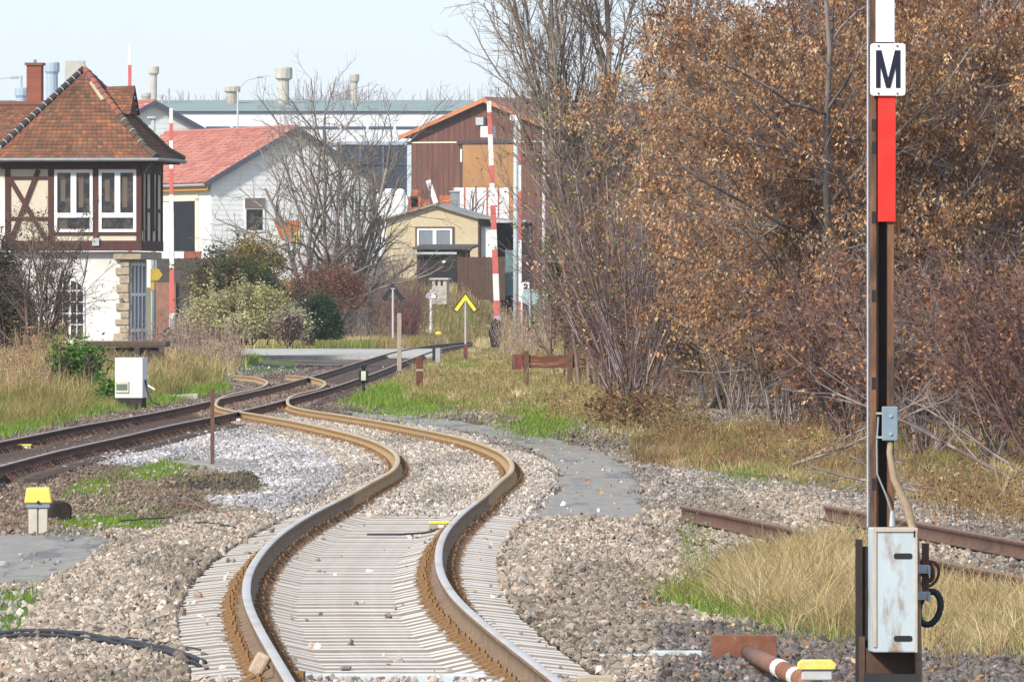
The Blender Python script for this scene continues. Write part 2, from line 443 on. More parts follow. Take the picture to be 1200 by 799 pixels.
def sheet(name, poly, m, lift=0.02, dx=.06, dy=.6, **t):
    """worn paving following the ground, with a ragged edge that dips into the soil"""
    q = [T(a, b) for a, b in poly]; pg = [(p.x, p.y) for p in q]
    xs = np.arange(min(p[0] for p in pg) - dx, max(p[0] for p in pg) + dx, dx); ys = np.arange(min(p[1] for p in pg) - dy, max(p[1] for p in pg) + dy, dy)
    X, Y = np.meshgrid(xs, ys); sh_ = X.shape
    jx = X + (vnoise(X, Y * .1, .16, 61) - .5) * .30; jy = Y + (vnoise(X, Y * .1, .3, 62) - .5) * 3
    ins = inpoly(jx.ravel(), jy.ravel(), pg).reshape(sh_)
    Z = Hn(X, Y) + np.where(ins, lift, -.03)
    i = np.arange(X.size).reshape(sh_)
    keep = ins[:-1, :-1] | ins[1:, :-1] | ins[:-1, 1:] | ins[1:, 1:]
    FA = np.stack([i[:-1, :-1], i[:-1, 1:], i[1:, 1:], i[1:, :-1]], -1)[keep]
    used, inv = np.unique(FA, return_inverse=True)
    V = np.stack([X.ravel(), Y.ravel(), Z.ravel()], 1)[used]
    return np_mesh(name, V, inv.reshape(-1, 4), m, smooth=True, **t)
sheet('footpath', PATH, asphalt, kind='structure')
sheet('service_road', ASPL, asphalt, kind='structure')
mb = MB(); mb.bb(-11.3, -3.1, 374, 428, -0.2, 0.115); mb.bb(-60, -11.31, 374, 428, -0.2, 0.11)
mb.build('crossing_road', concrete, kind='structure')

# ------------------------------------------------------------------ rails and sleepers
def rail_mesh(name, ys, xs, off, mats, parent, dz=0.0, step=1):
    prof = [(-.065, .02), (.065, .02), (.065, .032), (.012, .048), (.012, .125), (.032, .138), (.032, .164), (.025, .17), (-.025, .17), (-.032, .164), (-.032, .138), (-.012, .125), (-.012, .048), (-.065, .032)]
    ys = ys[::step]; xs = xs[::step]
    t = np.stack([np.gradient(xs), np.gradient(ys)], 1); t /= np.linalg.norm(t, axis=1)[:, None]
    nx, ny = t[:, 1], -t[:, 0]
    V = []; n = len(prof)
    for (a, b) in prof:
        V.append(np.stack([xs + nx * (off + a), ys + ny * (off + a), np.full(len(xs), b + dz)], 1))
    V = np.stack(V, 1).reshape(-1, 3)
    m = len(xs); F_ = []; mi = []
    for k in range(n):
        k2 = (k + 1) % n
        i0 = np.arange(m - 1) * n
        F_.append(np.stack([i0 + k2, i0 + k, i0 + n + k, i0 + n + k2], 1))
        wy = ys[:-1] + parent.location.y
        gold = len(mats) > 3
        mi += [int(q) for q in (np.where(wy > 99, min(2, len(mats) - 1), 1) if k in (6, 7, 8) else np.where((wy > 104) & gold, len(mats) - 1, 0))]
    return np_mesh(name, V, np.concatenate(F_), mats, parent, midx=mi)
trackA = empty('railway_track', (float(XA(50)), 50, 0), label='S-bending track with tan rails on pale concrete sleepers in the foreground', cat='railway track')
trackB = empty('railway_track', (float(xb[0]), float(yb[0]), 0), label='dark rusty track running straight from the left edge to the level crossing', cat='railway track')
def relocate(ys, xs, e): return ys - e.location.y, xs - e.location.x
a_y, a_x = relocate(ya, xa, trackA); b_y, b_x = relocate(yb, xb, trackB)
for s in (-1, 1):
    rail_mesh('rail', a_y, a_x, s * .7535, [rust_gold, steel_top, head_tan, far_gold], trackA, dz=0.003)
    rail_mesh('rail', b_y, b_x, s * .7535, [rust_dark, old_steel], trackB)

def sleeper_template(m, wd=.30, L=2.5, waist=True):
    b = MB()
    if waist:   # concrete sleeper: low waist in the middle, raised rail seats, sloping ends
        prof = [(-L/2, -.03), (-L/2, -.16), (L/2, -.16), (L/2, -.03), (1.0, -.003), (.55, -.003), (.38, -.04), (-.38, -.04), (-.55, -.003), (-1.0, -.003)]
        b.prism([(x, 0, z) for x, z in prof], (0, -wd/2, 0), (0, wd/2, 0))
    else:
        b.bb(-L/2, L/2, -wd/2, wd/2, -.16, -.004)
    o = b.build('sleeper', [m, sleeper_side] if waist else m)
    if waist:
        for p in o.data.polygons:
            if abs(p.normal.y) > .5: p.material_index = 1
    return o
def clip_template(m):
    b = MB(); b.bb(-.19, .19, -.075, .075, -.02, .004)
    for s in (-1, 1):
        b.prism([(s * .068, 0, .004), (s * .175, 0, .004), (s * .165, 0, .022), (s * .10, 0, .045), (s * .075, 0, .03)], (0, -.075, 0), (0, .075, 0))
        b.tube([(s * .115, 0, .03), (s * .115, 0, .068)], .014, 6)
    return b.build('rail_clip', m)
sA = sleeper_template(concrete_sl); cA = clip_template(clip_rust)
def slope(Y, ys, xs): return math.atan2(np.interp(Y + 1, ys, xs) - np.interp(Y - 1, ys, xs), 2)
def place_sleepers(track, s0, c0, y0, n, pitch, ys, xs):
    k = 0; cols = []
    for i in range(n):
        Y = y0 + i * pitch; X = float(np.interp(Y, ys, xs)); a = -slope(Y, ys, xs)
        s = s0 if i == 0 else s0.copy()
        if i: COL.objects.link(s)
        s.parent = track; s.location = (X - track.location.x + random.gauss(0, .01), Y - track.location.y, random.gauss(.02, .003)); s.rotation_euler = (0, 0, a)
        for sd in (-1, 1):
            c = c0 if (i == 0 and sd == -1) else c0.copy()
            if not (i == 0 and sd == -1): COL.objects.link(c)
            c.parent = s; c.location = (sd * .7535, 0, 0)
def rest_mesh(name, src, ys, xs, y0, y1, pitch, offs, track, m, **t):
    me = src.data; n = len(me.vertices); co = np.empty(n * 3, np.float32); me.vertices.foreach_get('co', co); co = co.reshape(-1, 3)
    fs = [list(p.vertices) for p in me.polygons]
    b = MB(); Y = y0
    while Y < y1:
        X = float(np.interp(Y, ys, xs)); a = -slope(Y, ys, xs); ca, sa = math.cos(a), math.sin(a)
        for o_ in offs:
            b.add([(X + ca * (v[0] + o_) - sa * v[1] - track.location.x, Y + sa * (v[0] + o_) + ca * v[1] - track.location.y, v[2] + .02) for v in co], fs)
        Y += pitch
    o = b.build(name, m, track, **t)
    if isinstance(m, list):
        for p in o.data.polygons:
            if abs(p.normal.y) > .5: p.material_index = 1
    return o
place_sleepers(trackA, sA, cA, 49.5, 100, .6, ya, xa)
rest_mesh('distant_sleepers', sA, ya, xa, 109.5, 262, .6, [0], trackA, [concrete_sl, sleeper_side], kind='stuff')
rest_mesh('distant_clips', cA, ya, xa, 109.5, 200, .6, [-.7535, .7535], trackA, clip_rust, kind='stuff')
sB = sleeper_template(wood_sl, .26, 2.6, False)
cB = clip_template(rust_dark)
rest_mesh('distant_sleepers', sB, yb, xb, 186, 470, .65, [0], trackB, wood_sl, kind='stuff')
rest_mesh('distant_clips', cB, yb, xb, 186, 250, .65, [-.7535, .7535], trackB, rust_dark, kind='stuff')
place_sleepers(trackB, sB, cB, 121, 100, .65, yb, xb)

# old siding on the right
SR = [(800,592),(860,604),(920,617),(1000,634),(1100,656),(1200,676),(1330,704)]
sy, sx = spline_x(SR)
yy_ = np.linspace(sy[0] - 6, sy[-1], 60); xx_ = pchip(sy, sx, yy_)
sid = empty('railway_track', (float(xx_[30]), float(yy_[30]), 0), label='short disused brown siding ending in gravel at right behind the signal mast', cat='railway track')
rail_mesh('rail', yy_ - sid.location.y, xx_ - sid.location.x, 0, [rust_dark, mat('siding_head', (.20, .12, .09), .7, .2, 6)], sid)
xx2 = xx_ + 1.5
m_ = (yy_ < 102.5)
rail_mesh('rail', yy_[m_] - sid.location.y, xx2[m_] - sid.location.x, 0, [rust_dark, MATS['siding_head']], sid)
sC = sleeper_template(wood_sl, .26, 2.6, False)
Y = 72.0; first = True
while Y < 97.5:
    X = float(np.interp(Y, yy_, xx_)) + .75; s = sC if first else sC.copy()
    if not first: COL.objects.link(s)
    first = False
    s.parent = sid; s.location = (X - sid.location.x, Y - sid.location.y, 0); s.rotation_euler = (0, 0, -slope(Y, yy_, xx_)); Y += .65

# ------------------------------------------------------------------ ballast stones (geometry nodes)
def stones():
    N = 1100000
    # radial density: more stones per square metre near the camera
    u = rng.random(N); Y = (48 ** .6 + u * (330 ** .6 - 48 ** .6)) ** (1 / .6)
    X = (rng.random(N) - .5) * .128 * Y
    px = 600 + X * F / Y; py = HY + (HC - Hn(X, Y)) * F / Y
    jx = px + (vnoise(X, Y * .25, .35, 3) - .5) * 26; jy = py + (vnoise(X, Y * .2, .5, 4) - .5) * 5
    dA = X - XA(Y); dB = X - XBe(Y)
    dens = np.zeros(N); scf = np.ones(N); col = np.zeros((N, 3)); dz = np.zeros(N)
    def put(m, d, c): dens[m] = d; col[m] = c
    dens[:] = .32; col[:] = (.22, .19, .16)
    put((dB > -2.6) & (dB < 2.6) & (Y < 420), .5, (.16, .125, .105))
    put(inpoly(jx, jy, DIRT1), .45, (.20, .15, .12)); scf[inpoly(jx, jy, DIRT1)] = .75
    put(inpoly(jx, jy, GRAVR), .8, (.24, .21, .185)); put(inpoly(jx, jy, BROWNR), .9, (.30, .255, .205))
    put((dA > -3.4) & (dA < 2.1) & (Y < 108), 1.0, (.30, .255, .205))
    for p in (WHITE, WHITE2): put(inpoly(jx, jy, p), 1.0, (.38, .37, .375))
    put(inpoly(jx, jy, WHITE3), .9, (.36, .335, .305))
    put((np.abs(dA) < 1.55) & (Y > 99) & (Y < 190), np.clip(.06 + (Y[(np.abs(dA) < 1.55) & (Y > 99) & (Y < 190)] - 99) / 26, .06, .9), (.37, .33, .285)); scf[(np.abs(dA) < 1.55) & (Y > 99) & (Y < 190)] = .75
    put((np.abs(dA) < 1.27) & (Y < 100), .004, (.36, .31, .27))
    put((np.abs(dA) < 1.27) & (Y < 57.2), .12, (.36, .31, .27))
    put(inpoly(jx, jy, SOIL), .25, (.10, .08, .065))
    put((np.abs(dB) < .7) & (Y < 300), .35, (.17, .125, .10))
    for p in GREENS: put(inpoly(jx, jy, p), .05, (.3, .28, .25))
    for p in TALL: put(inpoly(jx, jy, p), .02, (.3, .28, .25))
    put((inpoly(px, py, PATH) & inpoly(px + (px - jx) * .8, py, PATH)) | (inpoly(px, py, ASPL) & inpoly(jx, jy, ASPL)), .005, (.35, .33, .3))
    # dirty, darker drifts
    d2 = vnoise(X, Y * .12, .8, 11); dk = (d2 > .62) & (dens > .3)
    col[dk] *= .72
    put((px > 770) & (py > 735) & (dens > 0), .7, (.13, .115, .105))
    keep = rng.random(N) < dens * .70
    for s in (-.7535, .7535):
        keep &= ~(np.abs(dA - s) < .085); keep &= ~(np.abs(dB - s) < .085)
    X, Y, col, dA, scf = X[keep], Y[keep], col[keep], dA[keep], scf[keep]; n = len(X)
    odd = rng.random(n); br = np.exp(rng.normal(-.02, .30, n))
    tint = np.ones((n, 3)); tint[odd < .15] = (1.08, .94, .84); tint[odd > .88] = (1.25, 1.25, 1.28); tint[(odd > .8) & (odd < .88)] = (.6, .58, .58)
    col = np.clip(col * br[:, None] * tint, .02, .72)
    zz = Hn(X, Y) + .012 + rng.random(n) * .02 + np.where(np.abs(dA) < 1.3, np.where(Y > 99, .045, np.where((np.abs(dA) < .5) & (Y>57.2), .006, .034)), 0)
    scl = np.clip(rng.lognormal(0, .32, n), .45, 2.0) * .0205 * scf
    return X, Y, zz, scl, col
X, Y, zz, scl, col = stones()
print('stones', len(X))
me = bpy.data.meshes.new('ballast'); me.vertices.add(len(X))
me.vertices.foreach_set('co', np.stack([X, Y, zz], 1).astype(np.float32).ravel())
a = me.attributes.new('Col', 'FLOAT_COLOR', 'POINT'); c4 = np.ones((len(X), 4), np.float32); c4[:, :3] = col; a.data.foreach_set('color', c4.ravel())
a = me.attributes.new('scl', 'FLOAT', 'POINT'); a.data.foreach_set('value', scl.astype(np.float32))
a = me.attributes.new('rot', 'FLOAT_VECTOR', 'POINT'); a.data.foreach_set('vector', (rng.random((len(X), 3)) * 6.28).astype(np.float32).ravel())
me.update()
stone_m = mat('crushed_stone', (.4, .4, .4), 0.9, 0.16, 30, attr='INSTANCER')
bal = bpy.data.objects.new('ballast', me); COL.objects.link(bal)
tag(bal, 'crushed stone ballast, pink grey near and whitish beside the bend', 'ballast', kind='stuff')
me.materials.append(stone_m)
def gn_instance(obj, material, seeds=5, squash=(1.25, 1.0, .75)):
    ng = bpy.data.node_groups.new('scatter_stones', 'GeometryNodeTree')
    ng.interface.new_socket('Geometry', in_out='INPUT', socket_type='NodeSocketGeometry')
    ng.interface.new_socket('Geometry', in_out='OUTPUT', socket_type='NodeSocketGeometry')
    N = ng.nodes.new; Lk = ng.links.new
    gi = N('NodeGroupInput'); go = N('NodeGroupOutput')
    g2i = N('GeometryNodeGeometryToInstance')
    for s in range(seeds):
        ico = N('GeometryNodeMeshIcoSphere'); ico.inputs['Radius'].default_value = 1.0; ico.inputs['Subdivisions'].default_value = 1
        sp = N('GeometryNodeSetPosition')
        rv = N('FunctionNodeRandomValue'); rv.data_type = 'FLOAT_VECTOR'; rv.inputs[0].default_value = (-.38,) * 3; rv.inputs[1].default_value = (.38,) * 3; rv.inputs['Seed'].default_value = s * 7 + 1
        Lk(ico.outputs['Mesh'], sp.inputs['Geometry']); Lk(rv.outputs[0], sp.inputs['Offset'])
        tr = N('GeometryNodeTransform'); tr.inputs['Scale'].default_value = squash
        Lk(sp.outputs[0], tr.inputs['Geometry'])
        smt = N('GeometryNodeSetMaterial'); smt.inputs['Material'].default_value = material
        Lk(tr.outputs[0], smt.inputs['Geometry']); Lk(smt.outputs[0], g2i.inputs[0])
    iop = N('GeometryNodeInstanceOnPoints'); iop.inputs['Pick Instance'].default_value = True
    def named(nm, ty):
        a = N('GeometryNodeInputNamedAttribute'); a.data_type = ty; a.inputs['Name'].default_value = nm
        return a.outputs[0]
    Lk(gi.outputs[0], iop.inputs['Points']); Lk(g2i.outputs[0], iop.inputs['Instance'])
    Lk(named('rot', 'FLOAT_VECTOR'), iop.inputs['Rotation']); Lk(named('scl', 'FLOAT'), iop.inputs['Scale'])
    Lk(iop.outputs[0], go.inputs[0])
    md = obj.modifiers.new('scatter', 'NODES'); md.node_group = ng
gn_instance(bal, stone_m)

# ------------------------------------------------------------------ grass
TAN = np.array([[.50,.39,.20],[.60,.49,.29],[.42,.31,.15],[.30,.19,.09],[.44,.36,.17]])
GRN = np.array([[.15,.25,.03],[.20,.31,.04],[.11,.19,.03],[.26,.31,.07]])
OLV = np.array([[.24,.22,.07],[.18,.20,.05],[.34,.27,.11],[.28,.18,.08]])
BRW = np.array([[.24,.14,.07],[.30,.19,.10],[.18,.10,.055],[.20,.09,.05]])
def blades(X, Y, h, cols, wmin=.006, lean=.45, z=None, ang=None, lns=None):
    n = len(X); z = Hn(X, Y) - .01 if z is None else z
    a = rng.random(n) * 6.28 if ang is None else ang; ln = np.abs(rng.normal(0, lean, n)) if lns is None else lns; dx, dy = np.cos(a), np.sin(a)
    w = np.maximum(wmin, .75 * Y / F) * (.6 + .8 * rng.random(n))
    yaw = rng.normal(0, .7, n); wx, wy = np.cos(yaw) * w / 2, np.sin(yaw) * w / 2
    def pt(t, bend, k):
        return np.stack([X + dx * h * bend * ln, Y + dy * h * bend * ln, z + h * t], 1), k
    p0, p1, p2 = pt(0, 0, 1)[0], pt(.55, .3, 1)[0], pt(.95, 1.0, 1)[0]
    W = np.stack([wx, wy, 0 * wx], 1)
    V = np.stack([p0 - W, p0 + W, p1 - W * .8, p1 + W * .8, p2 - W * .25, p2 + W * .25], 1).reshape(-1, 3)
    b = np.arange(n) * 6
    F_ = np.concatenate([np.stack([b, b + 1, b + 3, b + 2], 1), np.stack([b + 2, b + 3, b + 5, b + 4], 1)])
    return V, F_, np.concatenate([cols, cols])
def sample_poly(poly, n):
    """uniform ground points inside an outline"""
    q = np.array([(G(a, b, z).x, G(a, b, z).y) for a, b in poly for z in (-.3, .5)]); lo, hi = q.min(0), q.max(0)
    out = []; tot = 0
    while tot < n:
        p = lo + rng.random((n * 3, 2)) * (hi - lo)
        m = inpoly(600 + p[:, 0] * F / p[:, 1], HY + (HC - Hn(p[:, 0], p[:, 1])) * F / p[:, 1], poly)
        out.append(p[m]); tot += m.sum()
    p = np.concatenate(out)[:n]
    s_ = p[:, 1] * .0011      # fray the edge of the patch
    p[:, 0] += rng.normal(0, 1, n) * s_ * 1.2; p[:, 1] += rng.normal(0, 1, n) * p[:, 1] * .02
    return p.T
def pick(pal, n, X, Y, s=.6):
    v = vnoise(X, Y * .3, s, 21); i = np.clip((v * len(pal) + rng.normal(0, .8, n)).astype(int), 0, len(pal) - 1)
    return pal[i] * np.exp(rng.normal(0, .16, n))[:, None]
VV = []; FF = []; CC = []
def addb(X, Y, h, cols, **k):
    v, f, c = blades(X, Y, h, cols, **k); o_ = sum(len(x) for x in VV)
    VV.append(v); FF.append(f + o_); CC.append(c)
def flush(name, label, mat_=None):
    global VV, FF, CC
    np_mesh(name, np.concatenate(VV), np.concatenate(FF), mat_ or grass_m, fcol=np.clip(np.concatenate(CC), 0, 1), label=label, cat='grass', kind='stuff')
    VV, FF, CC = [], [], []
def tufts(X, Y, h, pal, per=22, rad=.09, lean=.75):
    """tussocks: blades fanning out from shared roots"""
    n = len(X); k = np.repeat(np.arange(n), per); m = len(k)
    a = rng.random(m) * 6.28; r = np.abs(rng.normal(0, 1, m)); th = (h * np.exp(rng.normal(0, .25, n)))[k]
    R_ = rad * (.6 + .8 * rng.random(n))[k]
    x = X[k] + np.cos(a) * r * R_; y = Y[k] + np.sin(a) * r * R_ * 1.5
    c = pick(pal, n, X, Y)[k] * np.exp(rng.normal(0, .2, m))[:, None]
    c = c * .75 + .25 * pal[rng.integers(0, len(pal), m)]
    wind = rng.normal(.2, .35, n)[k]
    aa = a + rng.normal(0, .9, m)
    hh = th * (1.1 - .25 * r) * (.55 + .55 * rng.random(m)); hh = np.maximum(hh, .03)
    addb(x, y, hh, c, ang=aa, lns=np.abs(r * lean * .7 + rng.normal(0, .4, m)) + .1)
def clumpy(X, Y, s, th, seed):
    return vnoise(X, Y * .35, s, seed) > th
# tall dry grass
def off_rail(X, Y, d=1.15):
    return (np.abs(X - XA(Y)) > 1.7) & (np.abs(X - XBe(Y)) > d)
for poly, n, h, pal, th, lean in ((TALL[0], 1700, .27, np.vstack([TAN, TAN, OLV[:1], BRW[:2]]), .2, 1.0), (TALL[1], 1000, .20, np.vstack([TAN, TAN, OLV[:2]]), .2, 1.0), (TALL[2], 2600, .17, np.vstack([TAN, BRW, BRW, OLV]), .25, .8), (TALL[3], 4200, .17, np.vstack([TAN, OLV, GRN[3:4]]), .15, .7), (TALL[4], 3600, .32, np.vstack([TAN[2:], OLV, OLV[:2], BRW[:2], GRN[3:], GRN[2:3]]), .15, .6)):
    X, Y = sample_poly(poly, n); m = clumpy(X, Y, .5, th, 31) & off_rail(X, Y, 1.3); X, Y = X[m], Y[m]
    tufts(X, Y, h * (.45 + 1.0 * vnoise(X, Y * .4, .8, 5)), pal, lean=lean, rad=.09 + .00025 * Y.mean())
for poly, n, h in (([(780,706),(800,680),(850,660),(930,640),(1012,632),(1012,755),(960,745),(850,716)], 9000, .12), (TALL[1], 4500, .09), (TALL[2], 16000, .11), (TALL[3], 26000, .12), (TALL[4], 22000, .16)):
    X, Y = sample_poly(poly, n); m = off_rail(X, Y, 1.3); X, Y = X[m], Y[m]
    addb(X, Y, h * (.4 + rng.random(len(X))), pick(np.vstack([TAN, OLV, OLV, BRW]), len(X), X, Y), lean=.9)
X, Y = sample_poly([(-60,478),(-60,420),(130,420),(270,420),(262,440),(200,455),(130,468)], 9000)
addb(X, Y, .3 + .4 * rng.random(len(X)), pick(TAN, len(X), X, Y))
X, Y = sample_poly(DIRT1, 9000); m = clumpy(X, Y, .5, .5, 43) & off_rail(X, Y, 1.6); X, Y = X[m], Y[m]
addb(X, Y, .03 + .05 * rng.random(len(X)), pick(np.vstack([GRN, OLV, OLV]), len(X), X, Y), lean=.9)
# far bank beyond the crossing
n = 110000
Y = 440 + rng.random(n) * 110; X = (rng.random(n) * 560 + 180 - 600) / F * Y
m = (np.abs(X - XBe(Y)) > 1.6) | (Y > 545); X, Y = X[m], Y[m]
addb(X, Y, .25 + .45 * rng.random(len(X)), pick(np.vstack([TAN[:4], OLV]), len(X), X, Y, 2.5), lean=.3)
flush('dry_grass', 'tan and straw coloured tall autumn grass on the verges')
for k_, (poly, n, h) in enumerate(zip(GREENS, (4200, 2400, 4600, 1800, 16000, 6000, 6000, 5000), (.05, .04, .045, .06, .14, .25, .10, .2))):
    X, Y = sample_poly(poly, n); m = clumpy(X, Y, .35, .28, 41) & off_rail(X, Y, 1.6); X, Y = X[m], Y[m]
    addb(X, Y, h * (.5 + rng.random(len(X))), pick(GRN, len(X), X, Y), lean=.6)
for poly, n in ((TALL[0], 5200), (TALL[1], 3600), (TALL[2], 4000), (TALL[4], 9000)):
    X, Y = sample_poly(poly, n); m = clumpy(X, Y, .45, .5, 47) & off_rail(X, Y, 1.4); X, Y = X[m], Y[m]
    addb(X, Y, .06 + .14 * rng.random(len(X)), pick(np.vstack([GRN, OLV[:2]]), len(X), X, Y), lean=.7)
n = 16000; Y = 440 + rng.random(n) * 50; X = (rng.random(n) * 150 + 290 - 600) / F * Y
addb(X, Y, .25 + .3 * rng.random(n), pick(np.vstack([GRN, GRN, OLV]), n, X, Y, 2), lean=.3)
for (pa, pb, ya_, yb_, n) in ((395, 470, 440, 478, 6000), (520, 565, 300, 345, 7000), (430, 560, 185, 225, 5000), (590, 680, 160, 185, 4500), (420, 450, 212, 235, 2500), (840, 960, 118, 132, 1500)):
    Y = (ya_ + yb_) / 2 + rng.normal(0, .27, n) * (yb_ - ya_); X = (rng.normal(0, .27, n) * (pb - pa) + (pa + pb) / 2 - 600) / F * Y
    m = clumpy(X, Y, .6, .35, 51) & off_rail(X, Y); X, Y = X[m], Y[m]
    addb(X, Y, .06 + .12 * rng.random(len(X)), pick(GRN, len(X), X, Y), lean=.6)
flush('green_grass', 'short bright green grass in patches between the tracks')
# ------------------------------------------------------------------ buildings
class Bld:
    """local frame of a building: x along the front wall, y to the back, z up; origin at a front corner"""
    def __init__(s, name, px0, Y0, a, z0, **t):
        s.Y0 = Y0; s.a = R(a); s.X0 = (px0 - 600) / F * Y0; s.z0 = z0
        s.e = empty(name, (s.X0, Y0, z0), s.a, **t)
        s.ca, s.sa = math.cos(s.a), math.sin(s.a)
    def u(s, px, ly=0.0):
        t = (px - 600) / F
        return (t * (s.Y0 + ly * s.ca) - s.X0 + ly * s.sa) / (s.ca - t * s.sa)
    def v(s, px, lx=0.0):
        t = (px - 600) / F
        return (t * (s.Y0 + lx * s.sa) - s.X0 - lx * s.ca) / (-s.sa - t * s.ca)
    def z(s, py, lx=0.0, ly=0.0):
        Y = s.Y0 + lx * s.sa + ly * s.ca
        return HC - (py - HY) / F * Y - s.z0

def tiles(name, quads, tw, th, pal, parent, jit=.5, lift=.045, probs=None, mat_=None, label=None):
    """rows of overlapping tiles on sloping quads (A bottom-left, B bottom-right, C top-right, D top-left)"""
    VS = []; FS = []; CS = []; n = 0
    pal = np.array(pal)
    for A, B, C, D in quads:
        A, B, C, D = [Vector(q) for q in (A, B, C, D)]
        H_ = max(((D + C) / 2 - (A + B) / 2).length, .01); rows = max(1, int(H_ / th))
        nrm = (B - A).cross((D + C) / 2 - A).normalized()
        if nrm.z < 0: nrm = -nrm
        for r in range(rows):
            l0, r0 = A.lerp(D, r / rows), B.lerp(C, r / rows); l1, r1 = A.lerp(D, (r + 1.25) / rows), B.lerp(C, (r + 1.25) / rows)
            L = (r0 - l0).length; m = max(1, round(L / tw)); off = .5 * (r % 2)
            for k in range(-1, m + 1):
                a, b = max(0, (k + off) / m), min(1, (k + 1 + off) / m)
                if b - a < .05 / m: continue
                g = .006 / max(L, .1)
                h = lift * (1 + random.uniform(-.3, .3) * jit)
                p0 = l0.lerp(r0, a + g) + nrm * h; p1 = l0.lerp(r0, b - g) + nrm * h
                p2 = l1.lerp(r1, b - g) + nrm * .004; p3 = l1.lerp(r1, a + g) + nrm * .004
                q0 = p0 - nrm * h; q1 = p1 - nrm * h
                VS += [p0, p1, p2, p3, q0, q1]; FS += [(n, n + 1, n + 2, n + 3), (n + 4, n + 5, n + 1, n)]
                c = pal[rng.choice(len(pal), p=probs)] * math.exp(random.gauss(0, .12 * jit)); 
                if jit > .4:
                    v_ = float(vnoise(p0.x + p0.y, p0.z * 1.3, .55, 77)); v2_ = float(vnoise(p0.x + p0.y, p0.z * 1.3, 1.7, 78))
                    g_ = np.array((.27, .115, .06)) * (1 - v_) + np.array((.13, .075, .05)) * v_
                    c = (c * .55 + g_ * .45) * (.6 + .65 * v2_)
                CS += [c, c]; n += 6
    return np_mesh(name, np.array([tuple(v) for v in VS]), np.array(FS), mat_ or tile_m, parent, fcol=np.array(CS), **({'label': label} if label else {}))

# --- signal box
gz = Hs(-13, 314)
S = Bld('signal_box', 165, 314, -8, gz, label='half timbered railway signal box with mossy tiled pyramid roof and white lower walls', cat='signal box')
E_ = S.e
zt = S.z(193); zb = S.z(284); zm = S.z(295); D_ = 4.0
xl = S.u(-16); xL = S.u(6)
b = MB(); b.bb(xL, 0 - .02, .02, D_, zb, zt); b.build('infill_wall', plaster, E_)
b = MB()   # oxblood timber frame
def tb(p0, p1, wd=.17, th=.06): b.bar(p0, p1, th, wd, up=(0, 0, 1))
def fv(px0, px1, y0, y1, d=.05): b.bb(S.u(px0), S.u(px1), -d, .03, S.z(y1), S.z(y0))
fv(2, 166, 187, 198, .07); fv(2, 166.5, 282, 294, .10)
fv(56.5, 63.5, 198, 282); fv(109.5, 115.5, 198, 282); fv(160, 166.2, 198, 282, .062); fv(6, 12, 198, 282)
fv(63.5, 109.5, 272, 275.3, .04); fv(115.5, 160, 272, 275.3, .04); fv(12, 56.5, 207, 210, .04); fv(12, 56.5, 254, 258, .04)
b.bar((S.u(13), -.03, S.z(281)), (S.u(45), -.03, S.z(199)), .05, .15); b.bar((S.u(12), -.034, S.z(210)), (S.u(54), -.034, S.z(281)), .05, .15)
# side frame
b.bb(-.03, .06, .0, D_, S.z(294), S.z(282)); b.bb(-.03, .05, 0, D_, zt - .3, zt + .1)
for q in (.9, 1.9, 2.9, 3.85): b.bb(-.03, .045, q, q + .15, zb, zt)
b.bb(-.03, .03, .2, D_, S.z(248), S.z(244))
b.build('timber_frame', timber, E_, bevel=.008)
def window(parent, x0, x1, z0, z1, y, mull=(0.5,), trans=None, fm=white_paint, fw=.075, gm=glass, axis='x'):
    f = MB(); d0, d1 = y - .05, y + .04
    def q(a, b_, c, d): 
        f.bb(a, b_, d0, d1, c, d) if axis == 'x' else f.bb(d0, d1, a, b_, c, d)
    q(x0, x0 + fw, z0, z1); q(x1 - fw, x1, z0, z1); q(x0 + fw, x1 - fw, z0, z0 + fw); q(x0 + fw, x1 - fw, z1 - fw, z1)
    zt_ = z1 - fw
    if trans:
        zz_ = z0 + (z1 - z0) * trans; q(x0 + fw, x1 - fw, zz_ - fw * .8, zz_ + fw * .8); zlo = zz_ + fw * .8
    else: zlo = z0 + fw
    for m in mull: 
        c = x0 + (x1 - x0) * m; q(c - fw * .95, c + fw * .95, zlo, zt_)
    o = f.build('window', fm, parent)
    g = MB()
    if axis == 'x': g.bb(x0 + .02, x1 - .02, y + .005, y + .02, z0 + .02, z1 - .02)
    else: g.bb(y + .0, y + .015, x0 + .02, x1 - .02, z0 + .02, z1 - .02)
    g.build('pane', gm, o)
    return o
for a_, c_ in ((64, 109), (116, 160)):
    w_ = window(E_, S.u(a_), S.u(c_), S.z(272), S.z(199), -.02, trans=.27, fw=.10)
    cu = MB()   # things seen through the glass: curtains and desk edge
    for s_ in ((.16, .2, .5, .85), (.63, .70, .4, .9)):
        x0 = S.u(a_) + (S.u(c_) - S.u(a_)) * s_[0]; cu.bb(x0, x0 + .16, -.016, -.0155, S.z(272) + 2.06 * s_[2], S.z(272) + 2.06 * s_[3])
    cu.build('blind', mat('pale_blind', (.13, .105, .08), .9), w_)
window(E_, .25, .85, S.z(270), S.z(199), .03, mull=(), fm=timber, axis='y')
window(E_, 2.1, 2.8, S.z(270), S.z(199), .03, mull=(), fm=timber, axis='y')
